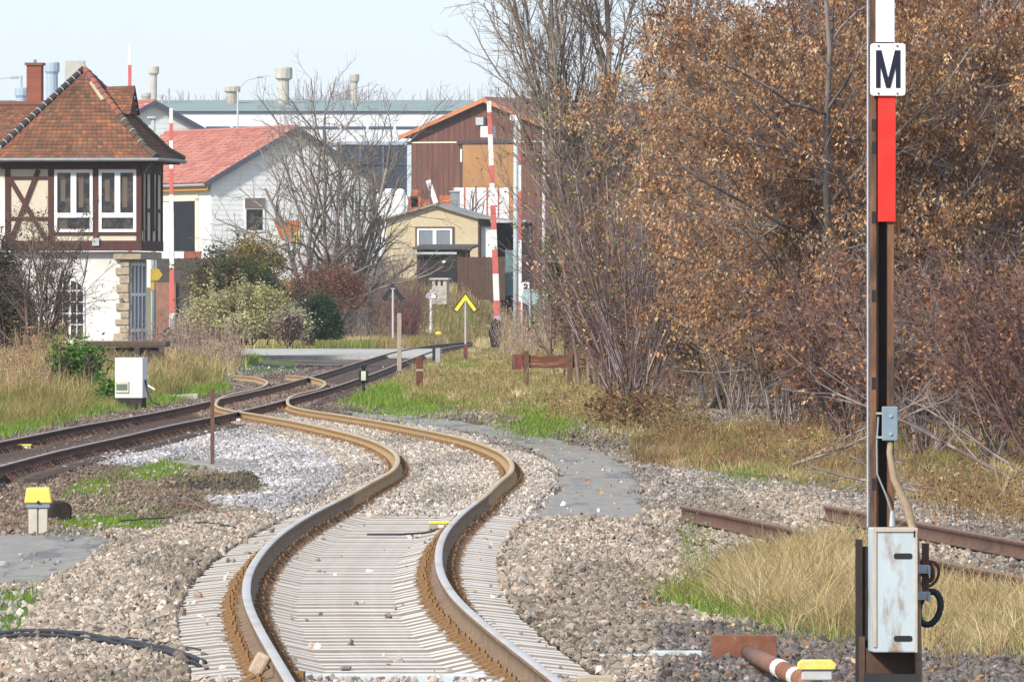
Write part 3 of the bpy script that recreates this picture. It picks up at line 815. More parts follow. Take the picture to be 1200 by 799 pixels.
# lower storey
xr = S.u(148); yb0 = .25
b = MB(); b.bb(S.u(-40), xr, yb0, D_ - .2, -.6, zm); b.build('lower_wall', plaster_w, E_)
b = MB()
z_ = -.5; k_ = 0
while z_ < S.z(304):
    L_ = (.42 if k_ % 2 else .25) + random.uniform(-.05, .05); hgt = random.uniform(.20, .34)
    for sgn in (0,):
        b.bb(xr - L_ + random.uniform(-.03, .03), xr + .05 + random.uniform(0, .03), yb0 - .06 - random.uniform(0, .04), yb0 + .35, z_, min(z_ + hgt - .02, S.z(304)))
    z_ += hgt; k_ += 1
b.build('quoins', sandstone, E_, bevel=.03)
b = MB(); b.bb(xr - .45, .0, .03, .45, S.z(304), zm - .002); b.bb(-.32, .0, .45, D_, S.z(304), zm - .002); b.build('stone_bracket', sandstone, E_, bevel=.02)
b = MB(); b.bb(S.u(109), S.u(117), -.16, -.02, S.z(288), S.z(279)); b.build('lamp_bracket', galv, E_)
# arched window
f = MB(); x0, x1 = S.u(64), S.u(97); zt2, zb2 = S.z(328), S.z(396); xm = (x0 + x1) / 2; r_ = (x1 - x0) / 2
zs = zt2 - r_ * .75
arc = [(xm + r_ * math.cos(t), 0, zs + r_ * .75 * math.sin(t)) for t in [math.pi * i / 10 for i in range(11)]]
g = MB(); g.prism(arc + [(x0, 0, zb2), (x1, 0, zb2)], (0, yb0 - .012, 0), (0, yb0 + .02, 0))
wa = MB()
for p, q in zip(arc, arc[1:]): wa.bar((p[0], yb0 - .03, p[2]), (q[0], yb0 - .03, q[2]), .05, .05)
for x_ in (x0, x1): wa.bb(x_ - .025, x_ + .025, yb0 - .05, yb0 - .01, zb2, zs)
for fx in (.25, .5, .75):
    x_ = x0 + (x1 - x0) * fx; wa.bb(x_ - (.035 if fx == .5 else .014), x_ + (.035 if fx == .5 else .014), yb0 - .05, yb0 - .02, zb2, zs + r_ * .75 * math.sqrt(1 - (fx * 2 - 1) ** 2))
for zz2 in (zs, zs - .38, zs - .76, zs - 1.14): wa.bb(x0, x1, yb0 - .048, yb0 - .022, zz2 - (.03 if zz2 == zs else .014), zz2 + (.03 if zz2 == zs else .014))
wo_ = wa.build('window', dirty_white, E_); g.build('pane', glass, wo_)
# tall white-framed door lights on the track side
wa = MB(); y0, y1 = .55, 3.4; z0, z1 = -.4, S.z(306)
for y_ in (y0, y0 + .7, y0 + 1.4, y0 + 2.1, y1): wa.bb(xr - .02, xr + .07, y_ - .09, y_ + .09, z0, z1)
for zz2 in (z0 + .1, z0 + 1.2, z0 + 2.4, z1 - .1): wa.bb(xr - .02, xr + .055, y0, y1, zz2 - .05, zz2 + .05)
wo_ = wa.build('door', white_paint, E_); g = MB(); g.bb(xr - .01, xr + .02, y0, y1, z0, z1); g.build('pane', mat('grey_glass', (.05, .055, .06), .2, .2), wo_)
# pyramid roof
ez = S.z(186); x0, x1 = S.u(-16), S.u(187); y0, y1 = -.62, D_ + .6
ap = Vector(((x0 + x1) / 2, 2.0, 0)); ap.z = S.z(82, ap.x, 2.0)
def rp(x, y, k, dz=0):   # a point k of the way up to the apex, with a flared foot
    p = Vector((x, y, ez)).lerp(ap, k); p.z += dz
    return p
cs = [(x0, y0), (x1, y0), (x1, y1), (x0, y1)]
kf = .16; sag = -.16
OLD = [(.24, .095, .05), (.18, .075, .045), (.12, .065, .045), (.07, .05, .042), (.34, .13, .055), (.15, .105, .07)]
PR = [.24, .24, .2, .12, .12, .08]
qd = []; body = MB()
for i_ in range(4):
    c0, c1 = cs[i_], cs[(i_ + 1) % 4]
    A, B_ = rp(*c0, 0), rp(*c1, 0); C_, D2 = rp(*c1, kf, sag), rp(*c0, kf, sag)
    qd += [(A, B_, C_, D2), (D2, C_, ap + Vector((.01, 0, 0)), ap)]
    dn = Vector((0, 0, -.05)); body.add([A + dn, B_ + dn, C_ + dn, D2 + dn, ap + dn], [(0, 1, 2, 3), (3, 2, 4)])
body.add([rp(*c, 0) + Vector((0, 0, -.06)) for c in cs], [(0, 1, 2, 3)])
ro = body.build('roof', timber, E_)
tiles('roof_tiles', qd, .175, .155, OLD, ro, probs=PR)
for (cx, cy), c_, nm in ((cs[0], (.045, .04, .045), 'dark'), (cs[1], (.26, .10, .075), 'red'), (cs[2], (.12, .08, .06), 'old')):
    b = MB(); n_ = 15; foot = rp(cx, cy, 0); kn = rp(cx, cy, kf, sag)
    pts = [foot, kn] + [kn.lerp(ap, t) for t in [i / n_ for i in range(1, n_ + 1)]]
    for i_, (p, q) in enumerate(zip(pts, pts[1:])):
        lowdark = nm == 'red' and i_ < 7
        b.mat = 0; b.col = (.09, .065, .05) if lowdark else tuple(v * random.uniform(.8, 1.2) for v in c_)
        up = Vector((0, 0, .05)); b.tube([p + up, q + up + (q - p) * .08], [.125, .095], 8)
        if nm == 'dark' or (lowdark and i_ % 2): b.mat = 1; b.col = (.5, .47, .4); b.tube([q + up - (q - p) * .03, q + up + (q - p) * .05], [.128, .128], 8)
    b.build('hip_ridge', [tile_m, vc_m], ro)
b = MB(); b.col = (.42, .36, .22)
pA = rp(*cs[1], .66, sag * .4).lerp(rp(*cs[0], .66, sag * .4), .09); pB = rp(*cs[1], .84, 0).lerp(rp(*cs[0], .84, 0), .16)
b.bar(pA + Vector((0, -.03, .06)), pB + Vector((0, -.03, .06)), .13, .03, up=(0, -1, 1))
b.build('repair_patch', vc_m, ro)
b = MB(); b.tube([(x0, y0 - .05, ez - .04), (x1 + .05, y0 - .05, ez - .04), (x1 + .05, y1, ez - .04)], .065, 8); b.tube([(x1 - .2, .0, ez - .1), (.09, .08, zt - .25), (.09, .08, zb)], .035, 6)
b.build('gutter', mat('zinc', (.20, .22, .23), .5, .15, 5, metal=.4), E_)
b = MB(); b.bb(x0 + .1, x1 - .1, y0 + .1, y1 - .1, ez - .14, ez - .07); b.build('soffit', timber, E_)
# dormer on the track side
dm = MB(); cx = x1 - 1.05
pa = rp(x1, 2.0, .62); 
b = MB(); c0 = Vector((pa.x + .55, 1.2, pa.z - .35)); c1 = Vector((pa.x + .55, 2.9, pa.z - .35)); tp = Vector((pa.x + .55, 2.05, pa.z + .55)); bk = Vector((-.9, 0, 0))
b.prism([c0, c1, tp], (0, 0, 0), bk); do = b.build('dormer', timber, ro)
tiles('dormer_tiles', [(c0 + Vector((.08, -.08, -.03)), c0 + bk, tp + bk, tp + Vector((.08, 0, .03))), (c1 + bk, c1 + Vector((.08, .08, -.03)), tp + Vector((.08, 0, .03)), tp + bk)], .17, .14, OLD, do, probs=PR)
# wing to the left with its ridge and brick chimney
xw0, xw1 = S.u(-120), S.u(20); yw0, yw1 = 1.0, 6.0; zr = S.z(124, -6, 3.5); ze = S.z(192)
b = MB(); b.bb(xw0, xL - .01, yw0, yw1, -.6, ze); b.build('wing_wall', plaster_w, E_)
b = MB(); b.prism([(xw0, yw0 - .4, ze - .1), (xw0, yw1 + .4, ze - .1), (xw0, 3.5, zr - .05)], (0, 0, 0), (S.u(60) - xw0, 0, 0)); wr = b.build('wing_roof', timber, E_)
tiles('roof_tiles', [((xw0, yw0 - .45, ze - .05), (S.u(62), yw0 - .45, ze - .05), (S.u(62), 3.5, zr), (xw0, 3.5, zr)), ((S.u(62), yw1 + .45, ze - .05), (xw0, yw1 + .45, ze - .05), (xw0, 3.5, zr), (S.u(62), 3.5, zr))], .17, .14, OLD, wr, probs=PR)
b = MB(); b.col = (.17, .07, .05); x_ = xw0
while x_ < S.u(56): b.tube([(x_, 3.5, zr + .03), (x_ + .38, 3.5, zr + .05)], [.12, .10], 8); x_ += .36
b.build('ridge', tile_m, wr)
b = MB(); xc0, xc1 = S.u(32.5, 4), S.u(50, 4); zc = S.z(77, -4, 4); zz_ = zr - .8
while zz_ < zc:
    b.col = tuple(v * random.uniform(.8, 1.15) for v in (.27, .085, .05)); o_ = .006 * (int(zz_ * 100) % 2)
    b.bb(xc0 + .004, xc1 - .004, 3.75, 4.2, zz_, zz_ + .062)
    b.col = (.22, .15, .12); b.bb(xc0 + .012, xc1 - .012, 3.76, 4.19, zz_ + .06, zz_ + .08); zz_ += .078
b.col = (.2, .09, .06); b.bb(xc0 - .05, xc1 + .05, 3.7, 4.25, zc, zc + .09)
b.col = (.25, .25, .26); b.tube([((xc0 + xc1) / 2, 3.95, zc + .05), ((xc0 + xc1) / 2, 3.95, zc + .2)], .05); b.tube([((xc0 + xc1) / 2 - .06, 3.95, zc + .1), ((xc0 + xc1) / 2 + .06, 3.95, zc + .17)], .02)
b.build('chimney', vc_m, E_)

# --- generic gabled shed
def gabled(name, px0, pxg, Y0, a, ye, yap, L, wallm, pal, tw, label, cat, base=0.5, over=.5, verge=None, fascia=None, roofm=None, z0=None, ribs=None):
    g0 = base
    B = Bld(name, px0, Y0, a, g0, label=label, cat=cat)
    W = B.u(pxg); ze = B.z(ye); zr = B.z(yap, W / 2, 0)
    b = MB(); b.prism([(0, 0, -1), (W, 0, -1), (W, 0, ze), (W / 2, 0, zr), (0, 0, ze)], (0, 0, 0), (0, L, 0)); b.build('wall', wallm, B.e)
    if ribs:
        b = MB(); k = 0
        if ribs[0] == 'h':
            zz = 0.3
            while zz < zr - .2:
                hw = W / 2 if zz < ze else W / 2 * (zr - zz) / (zr - ze)
                b.bb(W / 2 - hw + .05, W / 2 + hw - .05, -.022, -.003, zz, zz + ribs[1] * .86)
                if zz < ze - .2: b.bb(-.022, -.003, .05, L - .05, zz, zz + ribs[1] * .86)
                zz += ribs[1]
        else:
            x = .1
            while x < W - .1:
                top = ze + (zr - ze) * (1 - abs(x - W / 2) / (W / 2)); b.bb(x, x + ribs[1] * .8, -.03, -.003, -.5, top - .1); x += ribs[1]
        b.build('cladding', wallm, B.e)
    sl = (zr - ze) / (W / 2); o = over
    th = .12
    rb = MB(); rb.prism([(-o, 0, ze - o * sl), (W / 2, 0, zr), (W + o, 0, ze - o * sl), (W + o, 0, ze - o * sl + th), (W / 2, 0, zr + th), (-o, 0, ze - o * sl + th)], (0, -o, 0), (0, L + o, 0))
    rf = rb.build('roof', roofm or timber, B.e)
    if pal is not None:
        A0, A1 = Vector((-o, L + o, ze - o * sl + th)), Vector((-o, -o, ze - o * sl + th)); T1, T0 = Vector((W / 2, -o, zr + th)), Vector((W / 2, L + o, zr + th))
        B0, B1 = Vector((W + o, -o, ze - o * sl + th)), Vector((W + o, L + o, ze - o * sl + th))
        tiles('roof_tiles', [(A0, A1, T1, T0), (B0, B1, T0, T1)], tw, tw * 1.15, pal, rf, jit=.35, lift=.08)
        rd = MB(); rd.col = tuple(pal[0]); rd.tube([(W / 2, -o, zr + th + .03), (W / 2, L + o, zr + th + .03)], .14, 8); rd.build('ridge', tile_m, rf)
    if verge:
        vb = MB()
        for s0, s1 in (((-o, ze - o * sl), (W / 2, zr)), ((W / 2, zr), (W + o, ze - o * sl))):
            vb.bar((s0[0], -o - .03, s0[1] + .02), (s1[0], -o - .03, s1[1] + .02), .05, .3)
        vb.build('verge_board', verge, B.e)
    return B, W, ze, zr
siding = mat('white_siding', (.74, .75, .76), .6, .04, 2)
RED = [(.40, .16, .125), (.34, .125, .10), (.45, .20, .155)]
dkblue = mat('slate_blue_verge', (.07, .08, .12), .6, .1)
B, W, ze, zr = gabled('workshop', 247, 441, 560, 23, 211, 152, 21, siding, RED, .33, 'white boarded workshop with bright red tiled roof behind the big bare tree', 'workshop', base=2.0, over=.5, verge=dkblue, ribs=('h', .3))
b = MB(); b.bb(-.42, -.30, -.3, 21, ze - .62, ze - .28); b.build('fascia', mat('orange_board', (.52, .26, .07), .7, .1), B.e)
b = MB(); b.tube([(-.6, -.4, ze - .3), (-.6, 21, ze - .3)], .08); b.build('gutter', galv, B.e)
y0, y1 = B.v(230, 0), B.v(199, 0)
b = MB(); b.bb(-.05, .05, y0, y1, B.z(303, 0, y0), B.z(236, 0, y0)); b.build('garage_opening', inside, B.e)
b = MB(); b.bb(-.09, -.03, y0 - .5, y0, B.z(303), B.z(232)); b.bb(-.09, -.03, y0 - .5, y1 + 5, B.z(235), B.z(218)); b.build('door_surround', mat('cream_board', (.66, .62, .52), .7, .05), B.e)
x0, x1 = B.u(286), B.u(310)
w_ = window(B.e, x0, x1, B.z(272), B.z(231), -.03, fw=.12, trans=.70)
b = MB(); b.bb(x0 + .02, x1 - .02, -.11, -.085, B.z(244), B.z(231) - .05); b.build('roller_blind', mat('brown_blind', (.16, .13, .12), .8), w_)
B2, W2, _, _ = gabled('gable_house', 122, 236, 640, 22, 152, 121, 12, siding, RED, .35, 'small white gable with dark verge peeping over the red workshop roof', 'house', base=5.0, verge=dkblue, ribs=('h', .35))

# --- rust brown hall
brown = mat('rust_brown_cladding', (.13, .056, .042), .8, .2, 1.5, stretch=(3, 3, .3), col2=(.18, .08, .055), c2scale=.7)
HLP = [(.46, .23, .19), (.42, .21, .17), (.50, .27, .22)]
B, W, ze, zr = gabled('hall', 482, 662, 700, -27, 158, 118, 30, brown, HLP, .4, 'large rust brown clad hall with ochre sliding door and faded red roof', 'hall', base=3.0, over=.7, verge=mat('orange_verge', (.48, .19, .09), .7, .1), ribs=('v', .45))
b = MB(); b.bb(0, W, -.09, -.035, B.z(168.2), B.z(166.6)); b.build('cream_rail', mat('cream_board', (.6, .5, .35), .7), B.e)
b = MB(); b.bb(B.u(543), B.u(604), -.16, -.04, 0, B.z(170, 4)); b.build('sliding_door', mat('ochre_board', (.34, .175, .07), .75, .18, 1.2, stretch=(1, 1, .3)), B.e)
b = MB(); b.bb(B.u(537), B.u(612), -.25, -.03, B.z(169, 4), B.z(165, 4)); b.bb(B.u(541), B.u(543), -.2, -.03, B.z(235, 4), B.z(170, 4)); b.build('door_track', mat('dark_steel', (.05, .045, .045), .6), B.e)
b = MB(); b.bb(B.u(541.2), B.u(543.2), -.26, -.2, B.z(190, 4), B.z(175, 4)); b.build('latch_plate', white_paint, B.e)
b = MB(); b.bb(B.u(561), B.u(570), -.5, -.03, B.z(147, 5), B.z(138, 5)); b.build('flood_lamp', galv, B.e)

# --- factory
Fb = Bld('factory', -140, 900, 0, 6, label='long pale factory far behind with grey green roof and many vent stacks', cat='factory')
W = Fb.u(545); zw = Fb.z(130); pw = mat('factory_white', (.70, .73, .77), .6, .04, .5); grn = mat('grey_green_roof', (.22, .28, .27), .8, .1, .4)
b = MB(); b.bb(0, W, 0, 60, -4, zw); b.build('wall', pw, Fb.e)
n_ = 10; pr = []
for k_ in range(n_ + 1): 
    t = k_ / n_; pr.append((0, t * 30, zw + 1.6 * math.sin(t * math.pi / 2)))
b = MB(); b.prism(pr + [(0, 60, zw), (0, 0, zw - .05)], (-1, -.4, .003), (W + .6, -.4, .003)); b.build('roof', grn, Fb.e)
b = MB(); b.bb(0, W, -.12, -.03, Fb.z(133), Fb.z(130.5)); b.build('eaves_trim', mat('steel_blue_trim', (.35, .42, .48), .6), Fb.e)
b = MB(); x = 0.0
while x < W - 3: b.bb(x, x + 2.3, -.1, -.02, Fb.z(151.3), Fb.z(148.4)); x += 2.6
b.build('ribbon_window', mat('navy_glass', (.06, .08, .13), .3), Fb.e)
b = MB(); b.bb(0, W, -.3, -.03, Fb.z(170), Fb.z(166)); b.build('canopy_edge', mat('steel_blue_trim', (.35, .42, .48), .6), Fb.e)
b = MB(); b.bb(Fb.u(398), Fb.u(477), -.14, -.04, Fb.z(228), Fb.z(171)); b.build('loading_bay', mat('dark_blue_interior', (.035, .045, .07), .9, .3, .3), Fb.e)
b = MB()
for p_ in (421, 448): b.bb(Fb.u(p_), Fb.u(p_ + 2), -.3, -.15, Fb.z(228), Fb.z(172))
b.bb(Fb.u(400), Fb.u(476), -.3, -.15, Fb.z(193), Fb.z(192.2)); b.build('bay_post', mat('dim_steel', (.13, .15, .18), .6), Fb.e)
b = MB(); b.bb(Fb.u(477), Fb.u(483), -.3, -.1, Fb.z(232), Fb.z(166)); b.build('corner_panel', mat('pale_blue_panel', (.50, .58, .64), .6), Fb.e)
stk = mat('weathered_stack', (.46, .43, .37), .85, .15, .5, col2=(.30, .27, .22), c2scale=.35)
stb = mat('blue_grey_stack', (.33, .40, .46), .6, .1, .5)
def stack(px, wb, wc, yt, ycap, yb_, m, ly=12, sides=12):
    """flue with a wider cap"""
    b = MB(); x = Fb.u(px, ly); s_ = (900 + ly) / F; z0, z1, z2 = Fb.z(yb_, 0, ly) - 3, Fb.z(ycap, 0, ly), Fb.z(yt, 0, ly)
    b.tube([(x, ly, z0), (x, ly, z1)], wb * s_ / 2, sides); b.tube([(x, ly, z1 - .25), (x, ly, z1), (x, ly, z2 - .1), (x, ly, z2)], [wb * s_ / 2, wc * s_ / 2, wc * s_ / 2, wc * s_ / 2.2], sides)
    b.build('vent_stack', m, Fb.e)
stack(180, 8, 13, 78, 86, 116, stk); stack(171, 9, 12, 109, 113, 118, stk); stack(272, 13, 20, 101, 107, 122, stk); stack(332.5, 13, 21, 79, 92, 120, stk)
stack(415, 8, 12, 87, 95, 120, stk); stack(61, 14, 18, 73, 84, 114, stb); stack(25, 12, 16, 103, 112, 116, stb); stack(25, 2.5, 3, 89, 91, 104, galv); stack(190, 2, 4, 111, 113, 118, galv); stack(198, 1.5, 2.5, 104, 108, 118, galv)
b = MB(); b.bb(Fb.u(76, 12), Fb.u(99, 12), 12, 14, 10, Fb.z(71.5, 0, 12)); b.build('vent_housing', stk, Fb.e)

# --- cream hut with car port
Hb = Bld('hut', 452, 545, -9, 2.2, label='small cream rendered hut with grey felt roof and curtained window', cat='hut')
hz = Hb.z; W = Hb.u(560); zr = hz(241, W / 2); zl = hz(257); zr2 = hz(256, W)
cream = mat('ochre_cream_render', (.50, .42, .28), .9, .08, 1.5, col2=(.40, .33, .22), c2scale=.9, c2lo=.5, c2hi=.8)
b = MB(); b.prism([(0, 0, -1), (W, 0, -1), (W, 0, zr2), (W * .53, 0, zr), (0, 0, zl)], (0, 0, 0), (0, 6, 0)); b.build('wall', cream, Hb.e)
xe = Hb.u(611); zx = hz(260, xe)
felt = mat('grey_roofing_felt', (.24, .24, .235), .9, .15, 1.5)
b = MB(); t_ = .10
b.prism([(-.35, 0, zl - .12), (W * .53, 0, zr), (W, 0, zr2), (xe, 0, zx), (xe, 0, zx + t_), (W, 0, zr2 + t_), (W * .53, 0, zr + t_), (-.35, 0, zl - .12 + t_)], (0, -.35, 0), (0, 6.3, 0)); b.build('roof', felt, Hb.e)
b = MB(); b.bb(W + .8, xe + .3, -.45, -.33, zx - .02, zx + .09); b.build('gutter', galv, Hb.e)
w_ = window(Hb.e, Hb.u(489), Hb.u(530), hz(290), hz(268), -.02, fw=.11, gm=mat('net_curtain', (.17, .20, .23), .7, .25, 9, stretch=(3, 1, .2)))
b = MB(); x0, x1, z0, z1 = Hb.u(488), Hb.u(531), hz(291), hz(267)
for q in ((x0 - .06, x0, z0, z1 + .06), (x1, x1 + .06, z0, z1 + .06), (x0, x1, z1, z1 + .06)): b.bb(q[0], q[1], -.08, .0, q[2], q[3])
b.build('window_surround', mat('brown_wood', (.13, .06, .035), .8), Hb.e)
b = MB(); b.bb(W + .02, xe - .2, 5.5, 5.6, -1, zx); b.bb(xe - .3, xe - .2, .3, 5.5, -1, zx - .3); b.build('car_port_wall', mat('dark_board', (.10, .05, .035), .85, .3, 2), Hb.e)
b = MB(); b.bb(Hb.u(562), Hb.u(576), .5, .58, -1, hz(266)); b.build('door', white_paint, Hb.e)
b = MB(); b.bb(W + .005, W + .09, -.02, .5, -1, hz(262)); b.build('corner_post', mat('dark_board'  , (.1, .05, .03)), Hb.e)
# lean-to with dark flat roof
L2 = Bld('lean_to', 488, 538, -9, 2.0, label='dark open lean-to with flat felt roof in front of the cream hut', cat='lean-to')
b = MB(); x0, x1 = 0, L2.u(553); z1 = L2.z(290); b.prism([(0, -.2, z1 - .12), (0, 3.2, z1 + .1), (0, 3.2, z1 + .2), (0, -.2, z1)], (-.2, 0, 0), (x1, 0, 0)); b.build('roof', mat('black_felt', (.07, .065, .06), .9), L2.e)
b = MB(); b.bb(0, L2.u(541), .1, .2, -1, z1 - .12); b.bb(L2.u(541) - .1, L2.u(541), .2, 3, -1, z1 - .12); b.build('wall', mat('black_board', (.02, .018, .018), .9), L2.e)
b = MB(); b.bb(-.2, L2.u(536), -.28, -.2, L2.z(298), L2.z(295.5)); b.build('gutter', galv, L2.e)
b = MB(); b.bar((L2.u(547), .1, L2.z(298)), (L2.u(553), .1, L2.z(291)), .08, .08); b.bb(L2.u(546), L2.u(547.5), .05, .15, -.5, L2.z(291)); b.build('bracket_post', timber, L2.e)
b = MB(); b.bb(L2.u(518), L2.u(522), .0, .08, L2.z(308), L2.z(305.5)); b.build('lamp', white_paint, L2.e)

# --- fences and small structures by the hut
def panel_fence(name, px0, px1, Y, yt, yb_, m, label, pw=.14, post=1.5, cat='fence'):
    e = empty(name, P(px0, yb_, Y), 0, label=label, cat=cat); L = (px1 - px0) / F * Y; h = (yb_ - yt) / F * Y
    b = MB(); x = 0
    while x < L - pw * .5: b.bb(x, x + pw * .985, -.012 * (int(x / pw) % 2), .02, -.6, h - random.uniform(0, .02)); x += pw
    b.build('boards', m, e)
    b = MB(); b.bb(0, L, .022, .06, h * .2, h * .2 + .08); b.bb(0, L, .022, .06, h * .8, h * .8 + .08); b.build('rails', m, e)
    x = 0
    while x <= L + .01:
        b = MB(); b.bb(x - .05, x + .05, .062, .16, -.6, h + .03); b.build('post', m, e); x += post
    return e
panel_fence('fence', 537, 593, 532, 301, 339, mat('brown_fence_board', (.09, .05, .035), .85, .25, 3), 'dark brown board fence in front of the cream hut')
panel_fence('gate', 593, 603, 533, 293, 334, mat('teal_gate', (.12, .20, .20), .7, .2, 3), 'narrow teal boarded gate beside the dark brown fence', post=.45, cat='gate')
e = empty('fence', P(531, 251, 665), 0, label='white panel fence with thin red posts below the ochre door', cat='fence')
h = 31 / F * 665; Lf = 66 / F * 665
b = MB(); b.bb(0, Lf, 0, .05, -2, h); b.build('panel', white_paint, e)
for k_ in range(6):
    b = MB(); x = k_ * Lf / 5; b.bb(x - .04, x + .04, -.06, -.002, -2, h + .05); b.build('post', faded_red, e)
e = empty('cabinet', P(528, 246, 660), 0, label='grey cabinet at the left end of the white panel fence', cat='cabinet')
b = MB(); b.bb(0, .65, -.3, .3, -1.5, 1.25); b.build('body', mat('mid_grey', (.22, .25, .28), .6), e, bevel=.02); b = MB(); b.bb(-.08, .73, -.38, .38, 1.25, 1.34); b.build('lid', concrete, e)
# little masonry fireplace
e = empty('garden_fireplace', P(516, 348, 522), R(-12), label='little pale masonry garden fireplace with flat cap near dark lean-to', cat='fireplace')
b = MB(); w2 = .42
b.bb(-w2, w2, -.3, .3, -.4, .62); b.bb(-w2, -w2 + .2, -.3, .3, .62, .95); b.bb(w2 - .2, w2, -.3, .3, .62, .95); b.bb(-.08, .08, -.3, .3, .62, .95); b.build('body', mat('pale_block', (.42, .38, .33), .9, .2, 3), e)
b = MB(); b.bb(-.55, .55, -.42, .42, .95, 1.06); b.build('cap', concrete, e)

# stuff between hall and workshop
e = empty('van_trailer', P(435, 262, 620), 0, label='white curtain sided trailer parked behind the bare tree', cat='trailer')
b = MB(); L_ = 40 / F * 620; b.bb(0, L_, 0, 2.4, .3, 2.3); b.build('body', white_paint, e, bevel=.25)
for x in (.5, L_ - .5): 
    b = MB(); b.tube([(x, .1, .2), (x, .35, .2)], .38, 14); b.build('wheel', rubber, e)
e = empty('board_stack', P(505, 238, 660), 0, label='white board leaning on orange crates before the brown hall', cat='boards')
b = MB(); b.bar((-.2, 0, 1.6), (.35, 0, 0), .06, .35, up=(0, 0, 1)); b.build('board', white_paint, e)
for k_, (x, z, w2) in enumerate(((-1.6, 0, .9), (-.6, -.2, .8), (.6, .1, 1.0), (-1.4, .5, .5))):
    b = MB(); b.bb(x, x + w2, .1, .7, z - .8, z + .45); b.build('crate', mat('orange_crate', (.45, .13, .05), .7, .2), e)
e = empty('skip', P(340, 282, 540), R(15), label='orange skip with a yellow lid half hidden behind the shrubs', cat='skip')
b = MB(); b.prism([(-.7, 0, 1.15), (.65, 0, 1.15), (.35, 0, 0), (-.2, 0, 0)], (0, 0, 0), (0, 1.2, 0)); b.build('body', mat('orange_steel', (.55, .16, .03), .6, .15), e)
b = MB(); b.bb(.15, .5, -.1, .2, -.2, .5); b.build('lid', yellow, e)
# ------------------------------------------------------------------ trees and shrubs
def seg_mesh(name, segs, cols, parent, sides=4, **t):
    S_ = np.array(segs, float)             # x0 y0 z0 x1 y1 z1 r0 r1
    a, b, r0, r1 = S_[:, :3], S_[:, 3:6], S_[:, 6], S_[:, 7]
    d = b - a; L = np.linalg.norm(d, axis=1)[:, None] + 1e-9; d = d / L; b = b + d * r1[:, None] * .5
    up = np.where(np.abs(d[:, 2:3]) > .9, np.array([[1., 0, 0]]), np.array([[0, 0, 1.]]))
    u = np.cross(d, up); u /= np.linalg.norm(u, axis=1)[:, None]; w2 = np.cross(d, u)
    V = []
    for (p, r) in ((a, r0), (b, r1)):
        for k in range(sides):
            an = 2 * math.pi * k / sides
            V.append(p + (u * math.cos(an) + w2 * math.sin(an)) * r[:, None])
    V = np.stack(V, 1); n = len(S_); base = np.arange(n)[:, None] * (2 * sides)
    F_ = []
    for k in range(sides):
        k2 = (k + 1) % sides
        F_.append(np.concatenate([base + k, base + k2, base + sides + k2, base + sides + k], 1))
    cols = np.asarray(cols)
    return np_mesh(name, V.reshape(-1, 3), np.concatenate(F_), bark_m, parent, fcol=np.concatenate([cols] * sides), smooth=sides > 3, **t)

def grow(segs, p, d, L, r, lev, P_, rg):
    """p, d numpy arrays; P_ = per-level list of (n segments, wobble, upward pull, children, child length ratio, angle, start)"""
    ns, wob, up, nch, ratio, ang, st = P_[lev][:7]
    pts = [p]; step = L / ns; rr = [r]; dirs = [d]
    rend = r * (.45 if lev < len(P_) - 1 else .35)
    for i in range(ns):
        d = d + rg.normal(0, wob, 3) + np.array([0, 0, up]); d = d / math.sqrt(d @ d)
        q = pts[-1] + d * step; r2 = r + (rend - r) * (i + 1) / ns
        segs.append((*pts[-1], *q, rr[-1], r2, lev)); pts.append(q); rr.append(r2); dirs.append(d)
    if lev + 1 < len(P_):
        for k in range(nch):
            t = st + (1 - st) * (k + rg.random()) / nch
            f = t * ns; i = min(int(f), ns - 1); q = pts[i] + (pts[i + 1] - pts[i]) * (f - i)
            dd = dirs[i + 1]; o = rg.normal(0, 1, 3); o -= dd * (o @ dd); o /= math.sqrt(o @ o) + 1e-9
            a = ang * (.7 + .6 * rg.random()); nd = dd * math.cos(a) + o * math.sin(a)
            grow(segs, q, nd, L * ratio * (1.15 - .55 * t) * (.8 + .4 * rg.random()), max(rr[i] * .55, P_[-1][7] if len(P_[-1]) > 7 else .004), lev + 1, P_, rg)

def leaves(name, pts, size, cols, parent, rg, droop=.3, aspect=.5, **t):
    n = len(pts); a = rg.random(n) * 6.28; d = np.stack([np.cos(a), np.sin(a), rg.normal(-droop, .5, n)], 1); d /= np.linalg.norm(d, axis=1)[:, None]
    o = rg.normal(0, 1, (n, 3)); o -= d * (o * d).sum(1)[:, None]; o /= np.linalg.norm(o, axis=1)[:, None]
    s = size * (.6 + .8 * rg.random(n)); l = d * s[:, None]; w2 = o * (s * aspect * .5)[:, None]; nn = np.cross(d, o) * (s * .12)[:, None]
    V = np.stack([pts, pts + l * .5 + w2 - nn, pts + l, pts + l * .5 - w2 - nn], 1).reshape(-1, 3)
    F_ = np.arange(4 * n).reshape(n, 4)
    return np_mesh(name, V, F_, leaf_m, parent, fcol=cols, **t)

def pal_pick(pal, n, rg, s=.16):
    pal = np.array(pal); return pal[rg.integers(0, len(pal), n)] * np.exp(rg.normal(0, s, n))[:, None]

